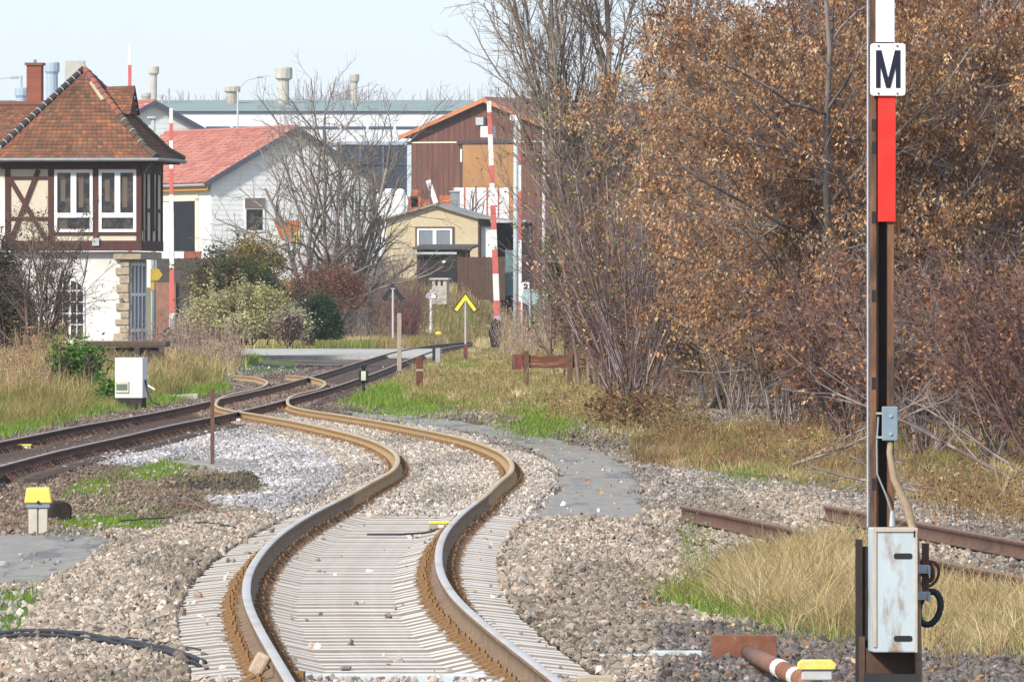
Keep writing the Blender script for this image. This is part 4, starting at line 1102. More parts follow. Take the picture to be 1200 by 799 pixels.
def tree(name, base, stems, P_, bark, label, cat='tree', leaf=None, seed=1, group=None, trunk_levels=2):
    """stems: list of (dx, dy, direction, length, radius); leaf: dict(n, size, pal, lev, clump, droop, zmin)"""
    rg = np.random.default_rng(seed)
    e = empty(name, base, 0, label=label, cat=cat, group=group)
    segs = []
    for (dx, dy, d, L, r) in stems:
        d = np.array(d, float); d /= np.linalg.norm(d)
        grow(segs, np.array([dx, dy, -.1]), d, L, r, 0, P_, rg)
    A = np.array(segs); lev = A[:, 8]
    cb = np.array(bark)
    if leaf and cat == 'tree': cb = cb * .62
    def cols(m): return cb[rg.integers(0, len(cb), m.sum())] * np.exp(rg.normal(0, .12, m.sum()))[:, None]
    m = lev < trunk_levels
    seg_mesh('trunk' if cat == 'tree' else 'stems', A[m], cols(m), e, sides=6)
    if cat == 'tree' and leaf: pass
    if (~m).any(): seg_mesh('twigs' if leaf else 'crown', A[~m], cols(~m), e, sides=3)
    if leaf:
        c = np.where(lev >= leaf.get('lev', 2))[0]
        if 'zmin' in leaf: c = c[A[c, 5] > leaf['zmin']]
        if 'zmax' in leaf: c = c[A[c, 5] < leaf['zmax']]
        nc = leaf['n'] // leaf['clump']
        k = c[rg.integers(0, len(c), nc)]; t = rg.random(nc)[:, None]
        cp = A[k, :3] * (1 - t) + A[k, 3:6] * t
        # patchiness: drop clumps where a coarse noise is low
        pt = np.repeat(cp, leaf['clump'], 0) + rg.normal(0, leaf.get('spread', .07), (nc * leaf['clump'], 3))
        cc = np.repeat(pal_pick(leaf['pal'], nc, rg, .2), leaf['clump'], 0) * np.exp(rg.normal(0, .15, len(pt)))[:, None]
        leaves('crown' if cat == 'tree' else 'foliage', pt, leaf['size'], np.clip(cc, 0, .8), e, rg, droop=leaf.get('droop', .5), aspect=leaf.get('aspect', .5))
    return e

BK = [(.17, .13, .10), (.22, .17, .13), (.13, .10, .08)]
BKG = [(.26, .22, .20), (.33, .29, .27), (.20, .15, .14)]
BKP = [(.17, .105, .10), (.12, .07, .07), (.22, .155, .145)]
BKD = [(.11, .08, .07), (.15, .10, .08), (.08, .06, .05)]
def fan(n, spread, L, r, rg, back=.35, upz=1.0, left=0.0):
    out = []
    for i in range(n):
        a = rg.random() * 6.28; s = spread * math.sqrt(rg.random())
        out.append((rg.normal(0, .12), rg.normal(0, .2), (math.cos(a) * s + left, math.sin(a) * s * back * 2, upz), L * (.6 + .5 * rg.random()), r * (.6 + .6 * rg.random())))
    return out
rg0 = np.random.default_rng(5)

# the big bare tree in the middle distance
PB = [(8, .10, .03, 9, .60, .75, .15), (6, .16, .06, 7, .55, .7, .15), (5, .2, .05, 5, .5, .7, .15), (4, .22, .03, 0, 0, 0, 0, .009)]
t_ = on(385, 470); t_.z = .6
st = [(0, 0, (-.05, 0, 1), 4.5, .24)] + [(0, 0, (dx, dy, 1.0), L, .15) for dx, dy, L in ((-.75, .2, 8.0), (-.42, -.3, 9.6), (-.18, .3, 10.6), (.12, -.2, 10.8), (.33, .2, 10.2), (.55, -.2, 8.4), (.85, .2, 6.6), (-1.1, -.2, 5.8))]
st = [(a, b, c, L, r) for a, b, c, L, r in st]
for i_ in range(1, len(st)): a, b, c, L, r = st[i_]; st[i_] = (c[0] * .25, 0, c, L, r)
tree('bare_tree', t_, st, PB, [(.20, .17, .145), (.26, .22, .19), (.15, .12, .10)], 'big leafless spreading tree in front of the white workshop gable', seed=3)
# small bare tree by the ochre door
tree('bare_tree', on(562, 600, .5), [(0, 0, (.05, 0, 1), 5.6, .11), (0, 0, (-.35, 0, 1), 4.2, .07), (0, 0, (.5, 0, 1), 3.6, .06)], [(6, .08, .02, 8, .5, .6, .3), (5, .15, .02, 5, .5, .6, .2), (4, .2, 0, 0, 0, 0, 0, .012)], BKD, 'small thin bare tree standing behind the grey hut roof', seed=8)
tree('bare_tree', on(520, 610, .5), [(0, 0, (-.1, 0, 1), 6.6, .09), (0, 0, (-.5, 0, 1), 4.2, .06), (0, 0, (.4, 0, 1), 4.6, .06)], [(6, .1, .02, 9, .5, .6, .2), (5, .15, .02, 6, .5, .6, .2), (4, .2, 0, 0, 0, 0, 0, .011)], BKD, 'faint bare tree against the left part of the brown hall', seed=9)

# bare multi-stemmed tree at the left edge of the wood
PT = [(10, .04, .02, 20, .27, .52, .26), (7, .12, .06, 7, .5, .6, .15), (5, .17, .05, 5, .5, .6, .15), (4, .2, .03, 0, 0, 0, 0, .0065)]
b0 = on(706, 214)
st = [(0, 0, (.05, 0, 1), 11.5, .115), (.15, .3, (.16, .1, 1), 11, .08), (-.15, .2, (-.09, 0, 1), 11, .075), (-.1, -.2, (-.15, 0, 1), 10.4, .06), (.3, .1, (.34, 0, 1), 10.5, .065), (.1, .3, (-.12, .2, 1), 10.2, .06), (-.3, 0, (-.04, .1, 1), 10.8, .06), (.1, .1, (-.19, .1, 1), 9.6, .05), (.3, .1, (.26, .1, 1), 9.6, .05), (.5, 0, (.2, -.1, 1), 10, .06), (-.5, .2, (-.06, .1, 1), 9.5, .05)]
tree('bare_tree', b0, st, PT, [(.21, .17, .13), (.16, .12, .10), (.27, .22, .17)], 'tall bare tree with many upright stems at the left edge of the wood', seed=11)

# brown-leaved trees of the wood on the right
BRN = [(.43, .23, .10), (.49, .285, .14), (.31, .165, .075), (.54, .38, .23), (.40, .25, .15)]
BRD = [(.33, .155, .07), (.39, .20, .095), (.24, .11, .055), (.45, .27, .14)]
RDD = [(.17, .075, .055), (.23, .11, .06), (.28, .14, .07), (.14, .075, .06)]
PL = [(9, .07, .02, 14, .48, .8, .12), (6, .14, .01, 9, .5, .7, .15), (5, .18, 0, 6, .5, .7, .15), (3, .2, -.02, 0, 0, 0, 0, .005)]
spec = [ # px, Y, height, lean, leaves, palette, leaf size, label
 (845, 176, 6.5, .05, 20000, BRN, .085, 'brown leaved tree just right of the tall bare tree'),
 (925, 160, 6.7, -.06, 30000, BRN, .085, 'densely brown leaved tree at the middle of the wood'),
 (1000, 148, 7.3, -.02, 34000, BRN + BRD, .08, 'brown leaved tree just left of the signal mast'),
 (1075, 152, 8.4, 0, 36000, BRD + RDD[:2], .08, 'darker russet tree right behind the signal mast'),
 (1165, 158, 8.8, .05, 40000, BRD, .08, 'russet leaved tree near the right edge of the wood'),
 (1265, 165, 8.8, -.1, 30000, BRD, .08, 'russet tree cut off by the right edge of the picture'),
]
for i_, (px, Y, h, ln, n, pal, sz, lb) in enumerate(spec):
    rg = np.random.default_rng(40 + i_)
    st = [(0, 0, (ln, 0, 1), h, .09)] + [(rg.normal(0, .25), rg.normal(0, .3), (rg.normal(0, .33) + ln, rg.normal(0, .2), 1), h * (.62 + .3 * rg.random()), .05) for _ in range(6)]
    tree('brown_leaved_tree', on(px, Y), st, PL, BKG, lb, seed=60 + i_, leaf=dict(n=int(n*1.7), size=sz * .85, pal=pal, lev=1, clump=14, spread=.075, droop=1.3, zmin=1.2), group='brown leaved trees of the wood')

# twiggy thicket row behind
PK = [(8, .09, .03, 12, .5, .6, .1), (5, .15, .03, 8, .5, .6, .1), (4, .2, .02, 0, 0, 0, 0, .008)]
lbs = ['leafless mauve thicket behind the foot of the tall bare tree', 'leafless mauve thicket between the bare tree and the brown leaves', 'leafless thicket deep behind the first brown leaved tree', 'leafless thicket deep behind the middle of the wood', 'leafless thicket behind the brown leaves left of the mast', 'leafless thicket far behind the signal mast', 'leafless thicket deep in the wood right of the mast', 'leafless thicket deep in the wood by the right edge']
for i_, px in enumerate((705, 765, 840, 915, 1000, 1085, 1170, 1255)):
    rg = np.random.default_rng(90 + i_); Y = 232 + rg.normal(0, 6); hh = (3.6, 4.6, 5.6, 6.4, 8.4, 9.5, 10, 10)[i_]
    tree('thicket', on(px, Y), [(rg.normal(0, .8), rg.normal(0, .8), (rg.normal(0, .22), rg.normal(0, .2), 1), hh * (.6 + .45 * rg.random()), .035) for _ in range(20)], PK, BKP + BKD, lbs[i_], cat='thicket', seed=100 + i_, trunk_levels=1, leaf=dict(n=(3000, 5000, 8000, 9000, 11000, 11000, 11000, 11000)[i_], size=.10, pal=(BRD + RDD + [(.16, .17, .06)]) if i_ > 1 else [(.20, .12, .07), (.17, .17, .06), (.25, .15, .10)], lev=1, clump=5, spread=.12), group='leafless thickets at the back of the wood')

# dense mid-height scrub in front of the trees
PS = [(9, .06, .01, 10, .42, .5, .25), (5, .12, .02, 5, .5, .5, .15), (4, .15, 0, 0, 0, 0, 0, .005)]
sh = [ # px, Y, length, spread, stems, leaf n, palette, bark, label
 (682, 246, 3.6, .13, 30, 9000, [(.13, .13, .05), (.18, .11, .06), (.13, .08, .05), (.10, .11, .04)], BKP, 'tangled grey green scrub beside the tall lamp pole'),
 (716, 200, 3.9, .26, 34, 12000, [(.14, .14, .05), (.18, .10, .06), (.13, .08, .05), (.20, .07, .05)], BKP, 'tangled scrub round the foot of the tall bare tree'),
 (742, 174, 4.9, .62, 64, 1500, [(.30, .33, .08), (.20, .24, .06), (.30, .16, .08)], [(.34, .28, .28), (.20, .14, .14), (.13, .085, .085), (.12, .08, .08)], 'shrub of long pale whip like stems fanning out above the path'),
 (790, 192, 3.9, .36, 26, 10000, BRD + [(.16, .17, .06), (.13, .08, .05)], BKP, 'brown leaved shrub right of the whip stemmed shrub'),
 (870, 166, 3.6, .45, 24, 8000, BRN, BKG, 'light barked brown leaved shrub before the wood'),
 (925, 150, 3.4, .6, 26, 9000, BRD + RDD, BKG, 'low russet shrub left of the mast with crossing grey twigs'),
 (1000, 138, 2.4, .75, 28, 4500, RDD + BRD, BKP, 'dark red shrub directly behind the signal mast'),
 (1085, 134, 2.4, .8, 28, 4500, RDD + BRD, [(.27, .225, .21), (.18, .13, .12), (.13, .085, .08)], 'dark red shrub with arching grey twigs right of the mast'),
 (1165, 130, 2.6, .8, 28, 5000, RDD + BRD[:2], [(.27, .225, .21), (.18, .13, .12), (.13, .085, .08)], 'dark red shrub with arching twigs near the right edge'),
 (1230, 126, 3.2, .8, 24, 7000, RDD, BKP, 'dark red shrub cut off by the right edge of the picture'),
]
for i_, (px, Y, L, sp, ns, n, pal, bk, lb) in enumerate(sh):
    rg = np.random.default_rng(140 + i_)
    tree('shrub', on(px, Y), fan(ns + 8, sp, L, .0135, rg), PS if i_ != 2 else [(9, .035, .0, 4, .4, .35, .4), (5, .08, .02, 3, .4, .4, .3), (4, .12, 0, 0, 0, 0, 0, .005)], bk, lb, cat='shrub', seed=150 + i_, trunk_levels=1, leaf=dict(n=n, size=.075, pal=pal, lev=0 if i_ > 4 else 1, clump=4, spread=.06, zmax=(9 if i_ < 5 else 2.8)), group='shrubs in front of the wood')
# long leaning dead branches
for i_, (px, Y, d, L, lb) in enumerate(((905, 128, (.75, -.1, .30), 3.2, 'pale dead branch leaning right in front of the mast level scrub'), (1200, 120, (-1, .1, .42), 3.0, 'pale arching branch reaching left from the right edge'), (1120, 112, (-.9, .2, .12), 1.8, 'broken dead branches lying behind the rusty cable pulley'), (1085, 165, (.12, 0, 1), 6.5, 'slender pale birch like stem just right of the M board'))):
    tree('dead_branch' if i_ < 3 else 'pale_sapling', on(px, Y, .1), [(0, 0, d, L, .028), (.2, .1, (d[0] * .8, d[1], d[2] + .2), L * .7, .018)], [(9, .07, .01, 7, .4, .5, .2), (5, .12, 0, 4, .5, .5, .2), (3, .15, 0, 0, 0, 0, 0, .004)], [(.27, .23, .21), (.19, .16, .15)], lb, cat='branch' if i_ < 3 else 'tree', seed=170 + i_, trunk_levels=1)

# ---- leafy bushes built from lobes of small leaves
def bush(name, px0, px1, yt, yb_, Y, n, size, pal, label, seed, group=None, stems=True, depth=1.0, lobes=9, dz=0.0, cat='bush', fill=.55):
    rg = np.random.default_rng(seed); s = Y / F
    W = (px1 - px0) * s; Hh = (yb_ - yt) * s; cx = ((px0 + px1) / 2 - 600) * s
    z0 = HC - (yb_ - HY) * s
    e = empty(name, (cx, Y, z0), 0, label=label, cat=cat, group=group)
    pts = []; cs_ = []
    pal = np.array(pal)
    for k in range(lobes):
        lx = (rg.random() - .5) * W * .72; q = 1 - (abs(lx) / (W / 2)) ** 2 * .75
        r = np.array([W * .24, W * .24 * depth, Hh * .34 * (.7 + .5 * rg.random())]) * (.75 + .5 * rg.random())
        lz = rg.random() * max(Hh * q - r[2] * 1.2, .05) + r[2] * .3
        c = np.array([lx, rg.normal(0, W * .12 * depth), lz]); m = int(n / lobes)
        d = rg.normal(0, 1, (m, 3)); d /= np.linalg.norm(d, axis=1)[:, None]
        rad = (fill + (1 - fill) * rg.random(m) ** .5 + rg.normal(0, .07, m))[:, None]
        bump = 1 + .22 * (vnoise(d[:, 0] * 3 + k * 9, d[:, 2] * 3 + d[:, 1] * 2, .5, seed + k)[:, None] - .5) * 2
        p = c + d * r * rad * bump; pts.append(p)
        base = pal[rg.integers(0, len(pal))] * .5 + pal[rg.integers(0, len(pal), m)] * .5
        cs_.append(base * np.exp(rg.normal(0, .22, m))[:, None])
    for k in range(int(70)):     # sprays poking out of the surface
        d = rg.normal(0, 1, 3); d[2] = abs(d[2]) + .3; d /= np.linalg.norm(d)
        root = np.array([(rg.random() - .5) * W * .6, rg.normal(0, W * .12 * depth), Hh * .45 * rg.random() + Hh * .15]); ln = Hh * (.25 + .42 * rg.random()); m = max(8, int(n * .30 / 70))
        t = rg.random(m)[:, None]; pts.append(root + d * ln * t + rg.normal(0, .045 + size * .5, (m, 3)) + np.array([0, 0, .1]) * t); cs_.append(pal[rg.integers(0, len(pal))] * np.exp(rg.normal(0, .25, m))[:, None])
    p = np.concatenate(pts); c = np.concatenate(cs_); m = p[:, 2] > -.05; p, c = p[m], c[m]
    leaves('foliage', p, size, np.clip(c, 0, .8), e, rg, droop=.1, aspect=.6)
    if stems:
        sg = []
        for k in range(14): grow(sg, np.array([rg.normal(0, W * .1), rg.normal(0, .2), -.3]), np.array([rg.normal(0, .5), rg.normal(0, .3), 1.0]), Hh * (.7 + .4 * rg.random()), .03, 0, [(6, .1, .02, 5, .5, .6, .2), (5, .15, 0, 0, 0, 0, 0, .01)], rg)
        A = np.array(sg); seg_mesh('stems', A, np.tile([[.14, .10, .08]], (len(A), 1)), e, sides=3)
    return e
DG = [(.045, .085, .03), (.07, .11, .035), (.09, .11, .04), (.035, .06, .03), (.10, .10, .04)]
bush('bush', 205, 330, 282, 392, 372, 26000, .10, DG + DG + [(.17, .14, .04), (.13, .07, .05)], 'dark green bush with russet patches in front of the white workshop', 201)
bush('bush', 262, 335, 272, 325, 385, 5000, .10, [(.36, .23, .07), (.26, .20, .06), (.14, .12, .05)], 'sparse yellow orange bush on top of the dark green one', 202, fill=.2)
bush('bush', 214, 352, 328, 395, 352, 34000, .085, [(.48, .44, .22), (.40, .40, .15), (.55, .50, .32), (.28, .29, .11), (.30, .23, .13)], 'pale olive mound of seeding climber in the middle distance', 203, lobes=14)
bush('bush', 322, 352, 360, 396, 348, 7000, .08, [(.30, .24, .19), (.20, .13, .11), (.36, .31, .24)], 'pale seed headed bush at the right foot of the olive mound', 204, fill=.3)
bush('bush', 335, 398, 338, 396, 380, 16000, .09, [(.03, .065, .025), (.045, .085, .03), (.025, .05, .03)], 'dark evergreen bush right of the pale olive mound', 205)
bush('bush', 325, 430, 300, 365, 420, 9000, .09, [(.20, .075, .05), (.24, .11, .07), (.16, .10, .07), (.15, .07, .05)], 'red leaved bush under the big bare tree', 206, fill=.2)
bush('bush', -30, 38, 268, 410, 262, 22000, .075, [(.07, .08, .05), (.10, .09, .05), (.12, .09, .06), (.05, .06, .045)], 'dark evergreen bush at the left edge before the signal box', 208)
bush('bush', 645, 665, 255, 330, 240, 3500, .07, [(.06, .09, .03), (.10, .12, .04)], 'ivy green clump high on the left scrub of the wood', 210, fill=.2)
# twiggy shrubs
PW = [(7, .08, .02, 9, .5, .55, .15), (5, .14, .02, 7, .5, .6, .15), (4, .18, 0, 0, 0, 0, 0, .006)]
rg = np.random.default_rng(301)
tree('shrub', on(48, 255, .1), fan(14, .75, 3.6, .035, rg, left=.15), PW, BKD + BK, 'leggy shrub with dark seed clusters in front of the arched window', cat='shrub', seed=302, trunk_levels=1, leaf=dict(n=4200, size=.06, pal=[(.07, .05, .05), (.12, .09, .07), (.10, .10, .06)], lev=2, clump=7, spread=.04))
for i_, (px, Y, L, n, pal, lb) in enumerate(((400, 480, 4.4, 26, BKG, 'grey twig thicket under the right side of the big bare tree'), (432, 488, 5.2, 26, BKG + [(.32,.25,.17)], 'tall grey twig thicket left of the hut'), (474, 500, 4.3, 20, BKP, 'brownish twig thicket overlapping the hut wall'), (365, 470, 3.2, 18, [(.33, .12, .08), (.25, .10, .08)], 'thicket of red dogwood like twigs below the bare tree'), (474, 486, 3.0, 14, [(.24, .10, .10), (.20, .09, .08)], 'crimson twig thicket beside the dark lean-to'))):
    rg = np.random.default_rng(310 + i_)
    tree('thicket', on(px, Y, -.1), fan(n, .45, L, .03, rg) + [(x + rg.normal(0, .7), y, d, l, r) for x, y, d, l, r in fan(n // 2, .35, L * .8, .03, rg)], [(7, .08, .02, 10, .45, .5, .12), (5, .14, .02, 5, .5, .6, .15), (4, .18, 0, 0, 0, 0, 0, .011)], pal, lb, cat='thicket', seed=320 + i_, trunk_levels=1)
# dry weeds
def weeds(name, px0, px1, Y0, Y1, n, h, pal, label, seed, cat='weeds', size=.07, nl=10):
    rg = np.random.default_rng(seed); segs = []; pts = []
    base = on((px0 + px1) / 2, (Y0 + Y1) / 2)
    for k in range(n):
        Y = Y0 + rg.random() * (Y1 - Y0); px = px0 + rg.random() * (px1 - px0); p = on(px, Y) - base; p = np.array(p)
        d = np.array([rg.normal(0, .16), rg.normal(0, .1), 1.0]); hh = h * (.55 + .6 * rg.random()); q = p
        for j in range(4):
            d = d + rg.normal(0, .08, 3); r = q + d * hh / 4; segs.append((*q, *r, max(.006, .5 * Y / F) * .5, max(.005, .4 * Y / F) * .5, 0)); q = r
            if j > 0:
                for _ in range(nl // 3): pts.append(r + rg.normal(0, h * .10, 3) + (0, 0, h * .05))
    e = empty(name, base, 0, label=label, cat=cat)
    A = np.array(segs); seg_mesh('stems', A, pal_pick(pal, len(A), rg), e, sides=3)
    pts = np.array(pts); leaves('seed_heads', pts, size, np.clip(pal_pick(pal, len(pts), rg, .25), 0, .8), e, rg, droop=0)
    tag(e, kind=None); return e
MV = [(.30, .22, .18), (.24, .16, .13), (.36, .28, .23), (.20, .12, .09)]
GB = [(.34, .24, .11), (.40, .30, .15), (.24, .15, .07), (.26, .21, .08)]
weeds('weed_clump', 196, 282, 285, 310, 240, 1.35, MV, 'fluffy mauve brown weeds right of the dark loading ramp', 401, size=.07)
weeds('weed_clump', 150, 215, 300, 318, 90, .9, MV, 'fluffy brown weeds along the foot of the signal box', 402)
weeds('weed_clump', -25, 60, 195, 240, 200, .8, BRD + MV + GB[2:], 'rusty brown weeds in the verge at the left edge', 413, size=.05)
weeds('weed_clump', 20, 95, 235, 262, 150, 1.0, GB + MV[:1], 'tan weeds behind the green leafed plant at left', 403)
weeds('weed_clump', 380, 470, 492, 525, 200, 1.6, MV + GB, 'brown weeds on the bank behind the black chevron sign', 404, size=.08)
weeds('weed_clump', 470, 580, 500, 530, 160, .9, GB + MV, 'tan weeds on the bank behind the yellow chevron sign', 405, size=.08)
weeds('weed_clump', 585, 650, 330, 420, 260, 1.7, MV + GB[:2], 'dense brown weeds around the far barrier foot', 406, size=.07)
weeds('weed_clump', 530, 620, 205, 245, 90, .75, GB + [(.28, .27, .08)], 'yellowish weeds in front of the red ended beam', 407, size=.04)
weeds('weed_clump', 640, 730, 168, 182, 120, .5, GB + [(.25, .12, .08)], 'brown weeds at the edge of the footpath', 408, size=.05)
weeds('weed_clump', 765, 830, 145, 158, 120, .55, [(.20, .16, .06), (.30, .22, .10), (.18, .11, .06)], 'dark brown weeds beside the end of the footpath', 409, size=.05)
weeds('weed_clump', 880, 1010, 124, 138, 140, .5, GB + RDD[:2], 'reddish weeds in the dry grass left of the mast', 410, size=.04)
weeds('weed_clump', 1080, 1230, 92, 112, 130, .42, GB + RDD, 'reddish weeds between the disused rails at right', 411, size=.035)
weeds('weed_clump', 795, 835, 78, 84, 26, .42, [(.17, .23, .12), (.20, .24, .08), (.30, .26, .12)], 'blue green weed stalks at the left end of the near dry grass', 412, size=.04)
UG = [(.17, .10, .06), (.24, .15, .08), (.12, .08, .05), (.16, .15, .05), (.20, .08, .06)]
for i_, (a_, b_, y0_, y1_, n_, h_, lb) in enumerate(((686, 750, 205, 236, 170, 1.3, 'brown undergrowth at the foot of the tall bare tree'), (745, 850, 186, 214, 260, 1.3, 'brown undergrowth right of the whip stemmed shrub'), (850, 960, 168, 196, 240, 1.1, 'brown undergrowth below the middle of the wood'), (960, 1100, 150, 176, 240, 1.0, 'brown undergrowth behind the signal mast'), (1100, 1240, 146, 170, 240, 1.0, 'brown undergrowth at the right edge of the wood'), (700, 790, 158, 174, 110, .45, 'low brown weeds in front of the whip stemmed shrub'))):
    weeds('undergrowth', a_, b_, y0_, y1_, n_, h_, UG, lb, 430 + i_, cat='undergrowth', size=.085, nl=18)
LG = [(.09, .20, .03), (.12, .26, .04), (.07, .15, .03)]
bush('leafy_plant', 62, 92, 393, 452, 216, 1500, .10, LG, 'tall green leafy plant left of the white relay box', 420, lobes=6, fill=.1, cat='plant')
bush('leafy_plant', 92, 120, 400, 448, 218, 900, .10, LG, 'green leafy plant directly behind the white relay box top', 421, lobes=4, fill=.1, cat='plant')
bush('leafy_plant', 108, 141, 440, 484, 208, 1300, .09, LG, 'low green leafy plant touching the white relay box', 422, lobes=5, fill=.1, cat='plant')

# far tree line on the hill
rg = np.random.default_rng(500); segs = []; Y = 1250
for k in range(420):
    px = rg.random() * 700 + 60; x = (px - 600) / F * Y; h = (5 + 3.5 * vnoise(np.array([px]), np.array([0.]), 22, 9)[0]) * (.7 + .4 * rg.random())
    q = np.array([x, Y + rg.normal(0, 5), 22.5]); 
    for j in range(6):
        d = np.array([rg.normal(0, .35), 0, 1.0]); segs.append((*q, *(q + d * h * (.5 + .5 * rg.random())), .05, .03, 0)); 
    segs.append((*q, *(q + np.array([0, 0, h])), .12, .03, 0))
A = np.array(segs); seg_mesh('far_trees', A, pal_pick([(.24, .21, .20), (.30, .26, .25)], len(A), rg), None, sides=3, label='faint line of bare trees on the skyline beyond the factory', cat='trees', kind='stuff')

# fallen leaves
n = 4500; Y = np.exp(rng.uniform(np.log(56), np.log(185), n)); px = rng.uniform(560, 1230, n); X = (px - 600) / F * Y
py = HY + (HC - Hn(X, Y)) * F / Y
k = (py > 500) & (px > 560 + (py - 500) * .25) & (np.abs(X - XA(Y)) > 1.3) & (rng.random(n) < np.clip((px - 560) / 400, .08, 1)); X, Y = X[k], Y[k]
pts = np.stack([X, Y, Hn(X, Y) + .045], 1)
leaves('fallen_leaves', pts, .045, np.clip(pal_pick(BRN + RDD, len(pts), rng, .25), 0, .8), None, rng, droop=0, aspect=.7, label='fallen brown leaves lying on gravel and verge at right', cat='fallen leaves', kind='stuff')
# ------------------------------------------------------------------ railway furniture
YM = 54.5; sM = YM / F
def mx(px): return (px - 600) * sM
def mz(py): return HC - (py - HY) * sM
rusty_steel = mat('rusty_mast_steel', (.20, .10, .055), .8, .3, 8, stretch=(3, 3, .5), col2=(.07, .045, .035), c2scale=3, c2lo=.45, c2hi=.6, bump=.002)
dark_steel2 = mat('dark_mast_steel', (.03, .024, .022), .8, .3, 6)
bx = (mx(1018) + mx(1049)) / 2
M_ = empty('signal_mast', (bx, YM, 0), 0, label='tall rusty signal mast with red and white boards and letter M', cat='signal mast')
def X_(px): return mx(px) - bx
top = 5.2
b = MB(); b.bb(X_(1019.5), X_(1027), -.02, .10, -.5, top); b.bb(X_(1027), X_(1029.5), .0, .012, -.5, top); b.build('front_channel', rusty_steel, M_, bevel=.002)
b = MB(); b.bb(X_(1040), X_(1047.5), -.02, .10, -.5, top); b.build('rear_channel', rusty_steel, M_, bevel=.002)
b = MB(); b.bb(X_(1029.5), X_(1040), .06, .07, -.5, top); b.build('web', dark_steel2, M_)
b = MB()
for y_ in (140, 166, 248, 340, 442, 560):
    b = MB(); b.bb(X_(1021.5), X_(1026), -.0225, -.019, mz(y_ + 14), mz(y_)); b.build('slot', black, M_)
b = MB(); b.tube([(X_(1016.8), -.02, mz(617)), (X_(1016.8), -.02, top)], .0062, 8); b.build('conduit', galv, M_)
b = MB(); b.bb(X_(1026), X_(1048), -.04, -.03, mz(50), 4.6); b.build('white_board', white_paint, M_, bevel=.002)
b = MB(); b.bb(X_(1028.5), X_(1049.3), -.04, -.03, mz(260), mz(113)); b.build('red_board', red_paint, M_, bevel=.002)
# letter plate with rounded corners
def rrect(x0, x1, z0, z1, r, n=5):
    out = []
    for cx, cz, a0 in ((x1 - r, z0 + r, -90), (x1 - r, z1 - r, 0), (x0 + r, z1 - r, 90), (x0 + r, z0 + r, 180)):
        for k in range(n + 1): a = R(a0 + 90 * k / n); out.append((cx + r * math.cos(a), 0, cz + r * math.sin(a)))
    return out
b = MB(); b.prism(rrect(X_(1019.5), X_(1060.5), mz(112.5), mz(51.5), .018), (0, -.058, 0), (0, -.048, 0)); pl = b.build('letter_plate', mat('enamel_white', (.80, .80, .77), .35, .04, 8, col2=(.55, .45, .3), c2scale=14, c2lo=.66, c2hi=.75), M_)
b = MB(); lx0, lx1, lz0, lz1 = X_(1026), X_(1054.5), mz(103.5), mz(59.5); sw = .026
b.bb(lx0, lx0 + sw, -.0625, -.0585, lz0, lz1); b.bb(lx1 - sw, lx1, -.0625, -.0585, lz0, lz1)
xm = (lx0 + lx1) / 2
for s_ in (-1, 1):
    xo = lx0 if s_ < 0 else lx1
    b.prism([(xo, 0, lz1), (xo - s_ * sw * 1.15, 0, lz1), (xm - s_ * .004, 0, lz0 + .0), (xm + s_ * .016, 0, lz0)] if False else [(xo - s_ * .001, 0, lz1), (xo - s_ * sw * 1.2, 0, lz1), (xm - s_ * 0, 0, lz0 + .055), (xm, 0, lz0), (xm + s_ * .012, 0, lz0)], (0, -.0632 - .0004 * s_, 0), (0, -.0590, 0))
b.build('letter', mat('letter_navy', (.012, .014, .03), .4, .05), pl)
b = MB()
for x_, z_ in ((1029, 54.5), (1051, 54.5), (1029, 110), (1051, 110)): b.tube([(X_(x_), -.064, mz(z_)), (X_(x_), -.057, mz(z_))], .006, 8)
b.build('bolt', rusty_steel, pl)
# small junction box
b = MB(); b.bb(X_(1033), X_(1051.5), -.09, -.035, mz(516), mz(476)); jb = b.build('junction_box', blue_grey, M_, bevel=.006)
b = MB()
for z_ in (487, 508): b.tube([(X_(1043), -.098, mz(z_)), (X_(1043), -.088, mz(z_))], .010, 8)
for z_ in (484, 512): b.bb(X_(1026), X_(1034), -.075, -.062, mz(z_) - .006, mz(z_) + .006)
b.build('fixing', mat('zinc_bolt', (.5, .5, .42), .4, .1, 5, metal=.5), jb)
b = MB(); b.tube([(X_(1029), -.05, mz(488)), (X_(1027), -.055, mz(520)), (X_(1027.5), -.055, mz(555)), (X_(1038), -.06, mz(580)), (X_(1044), -.06, mz(598)), (X_(1044), -.06, mz(612))], .0055, 7); b.build('control_wire', mat('dull_wire', (.25, .28, .27), .6), M_)
b = MB(); b.tube([(X_(1043), -.06, mz(518)), (X_(1042), -.065, mz(530)), (X_(1047), -.07, mz(560)), (X_(1062), -.09, mz(592)), (X_(1071), -.10, mz(625)), (X_(1074), -.10, mz(680)), (X_(1074.5), -.10, mz(740)), (X_(1076), -.10, mz(800)), (X_(1080), -.1, mz(830))], [.017, .019, .022, .025, .025, .024, .022, .022, .022], 10); b.build('cable_hose', mat('tan_hose', (.32, .24, .16), .85, .2, 12, col2=(.2, .14, .09), c2scale=8), M_, smooth=True)
b = MB(); b.tube([(X_(1045), -.07, mz(616)), (X_(1045), -.07, mz(598))], [.02, .012], 10); b.build('cable_gland', galv, M_)
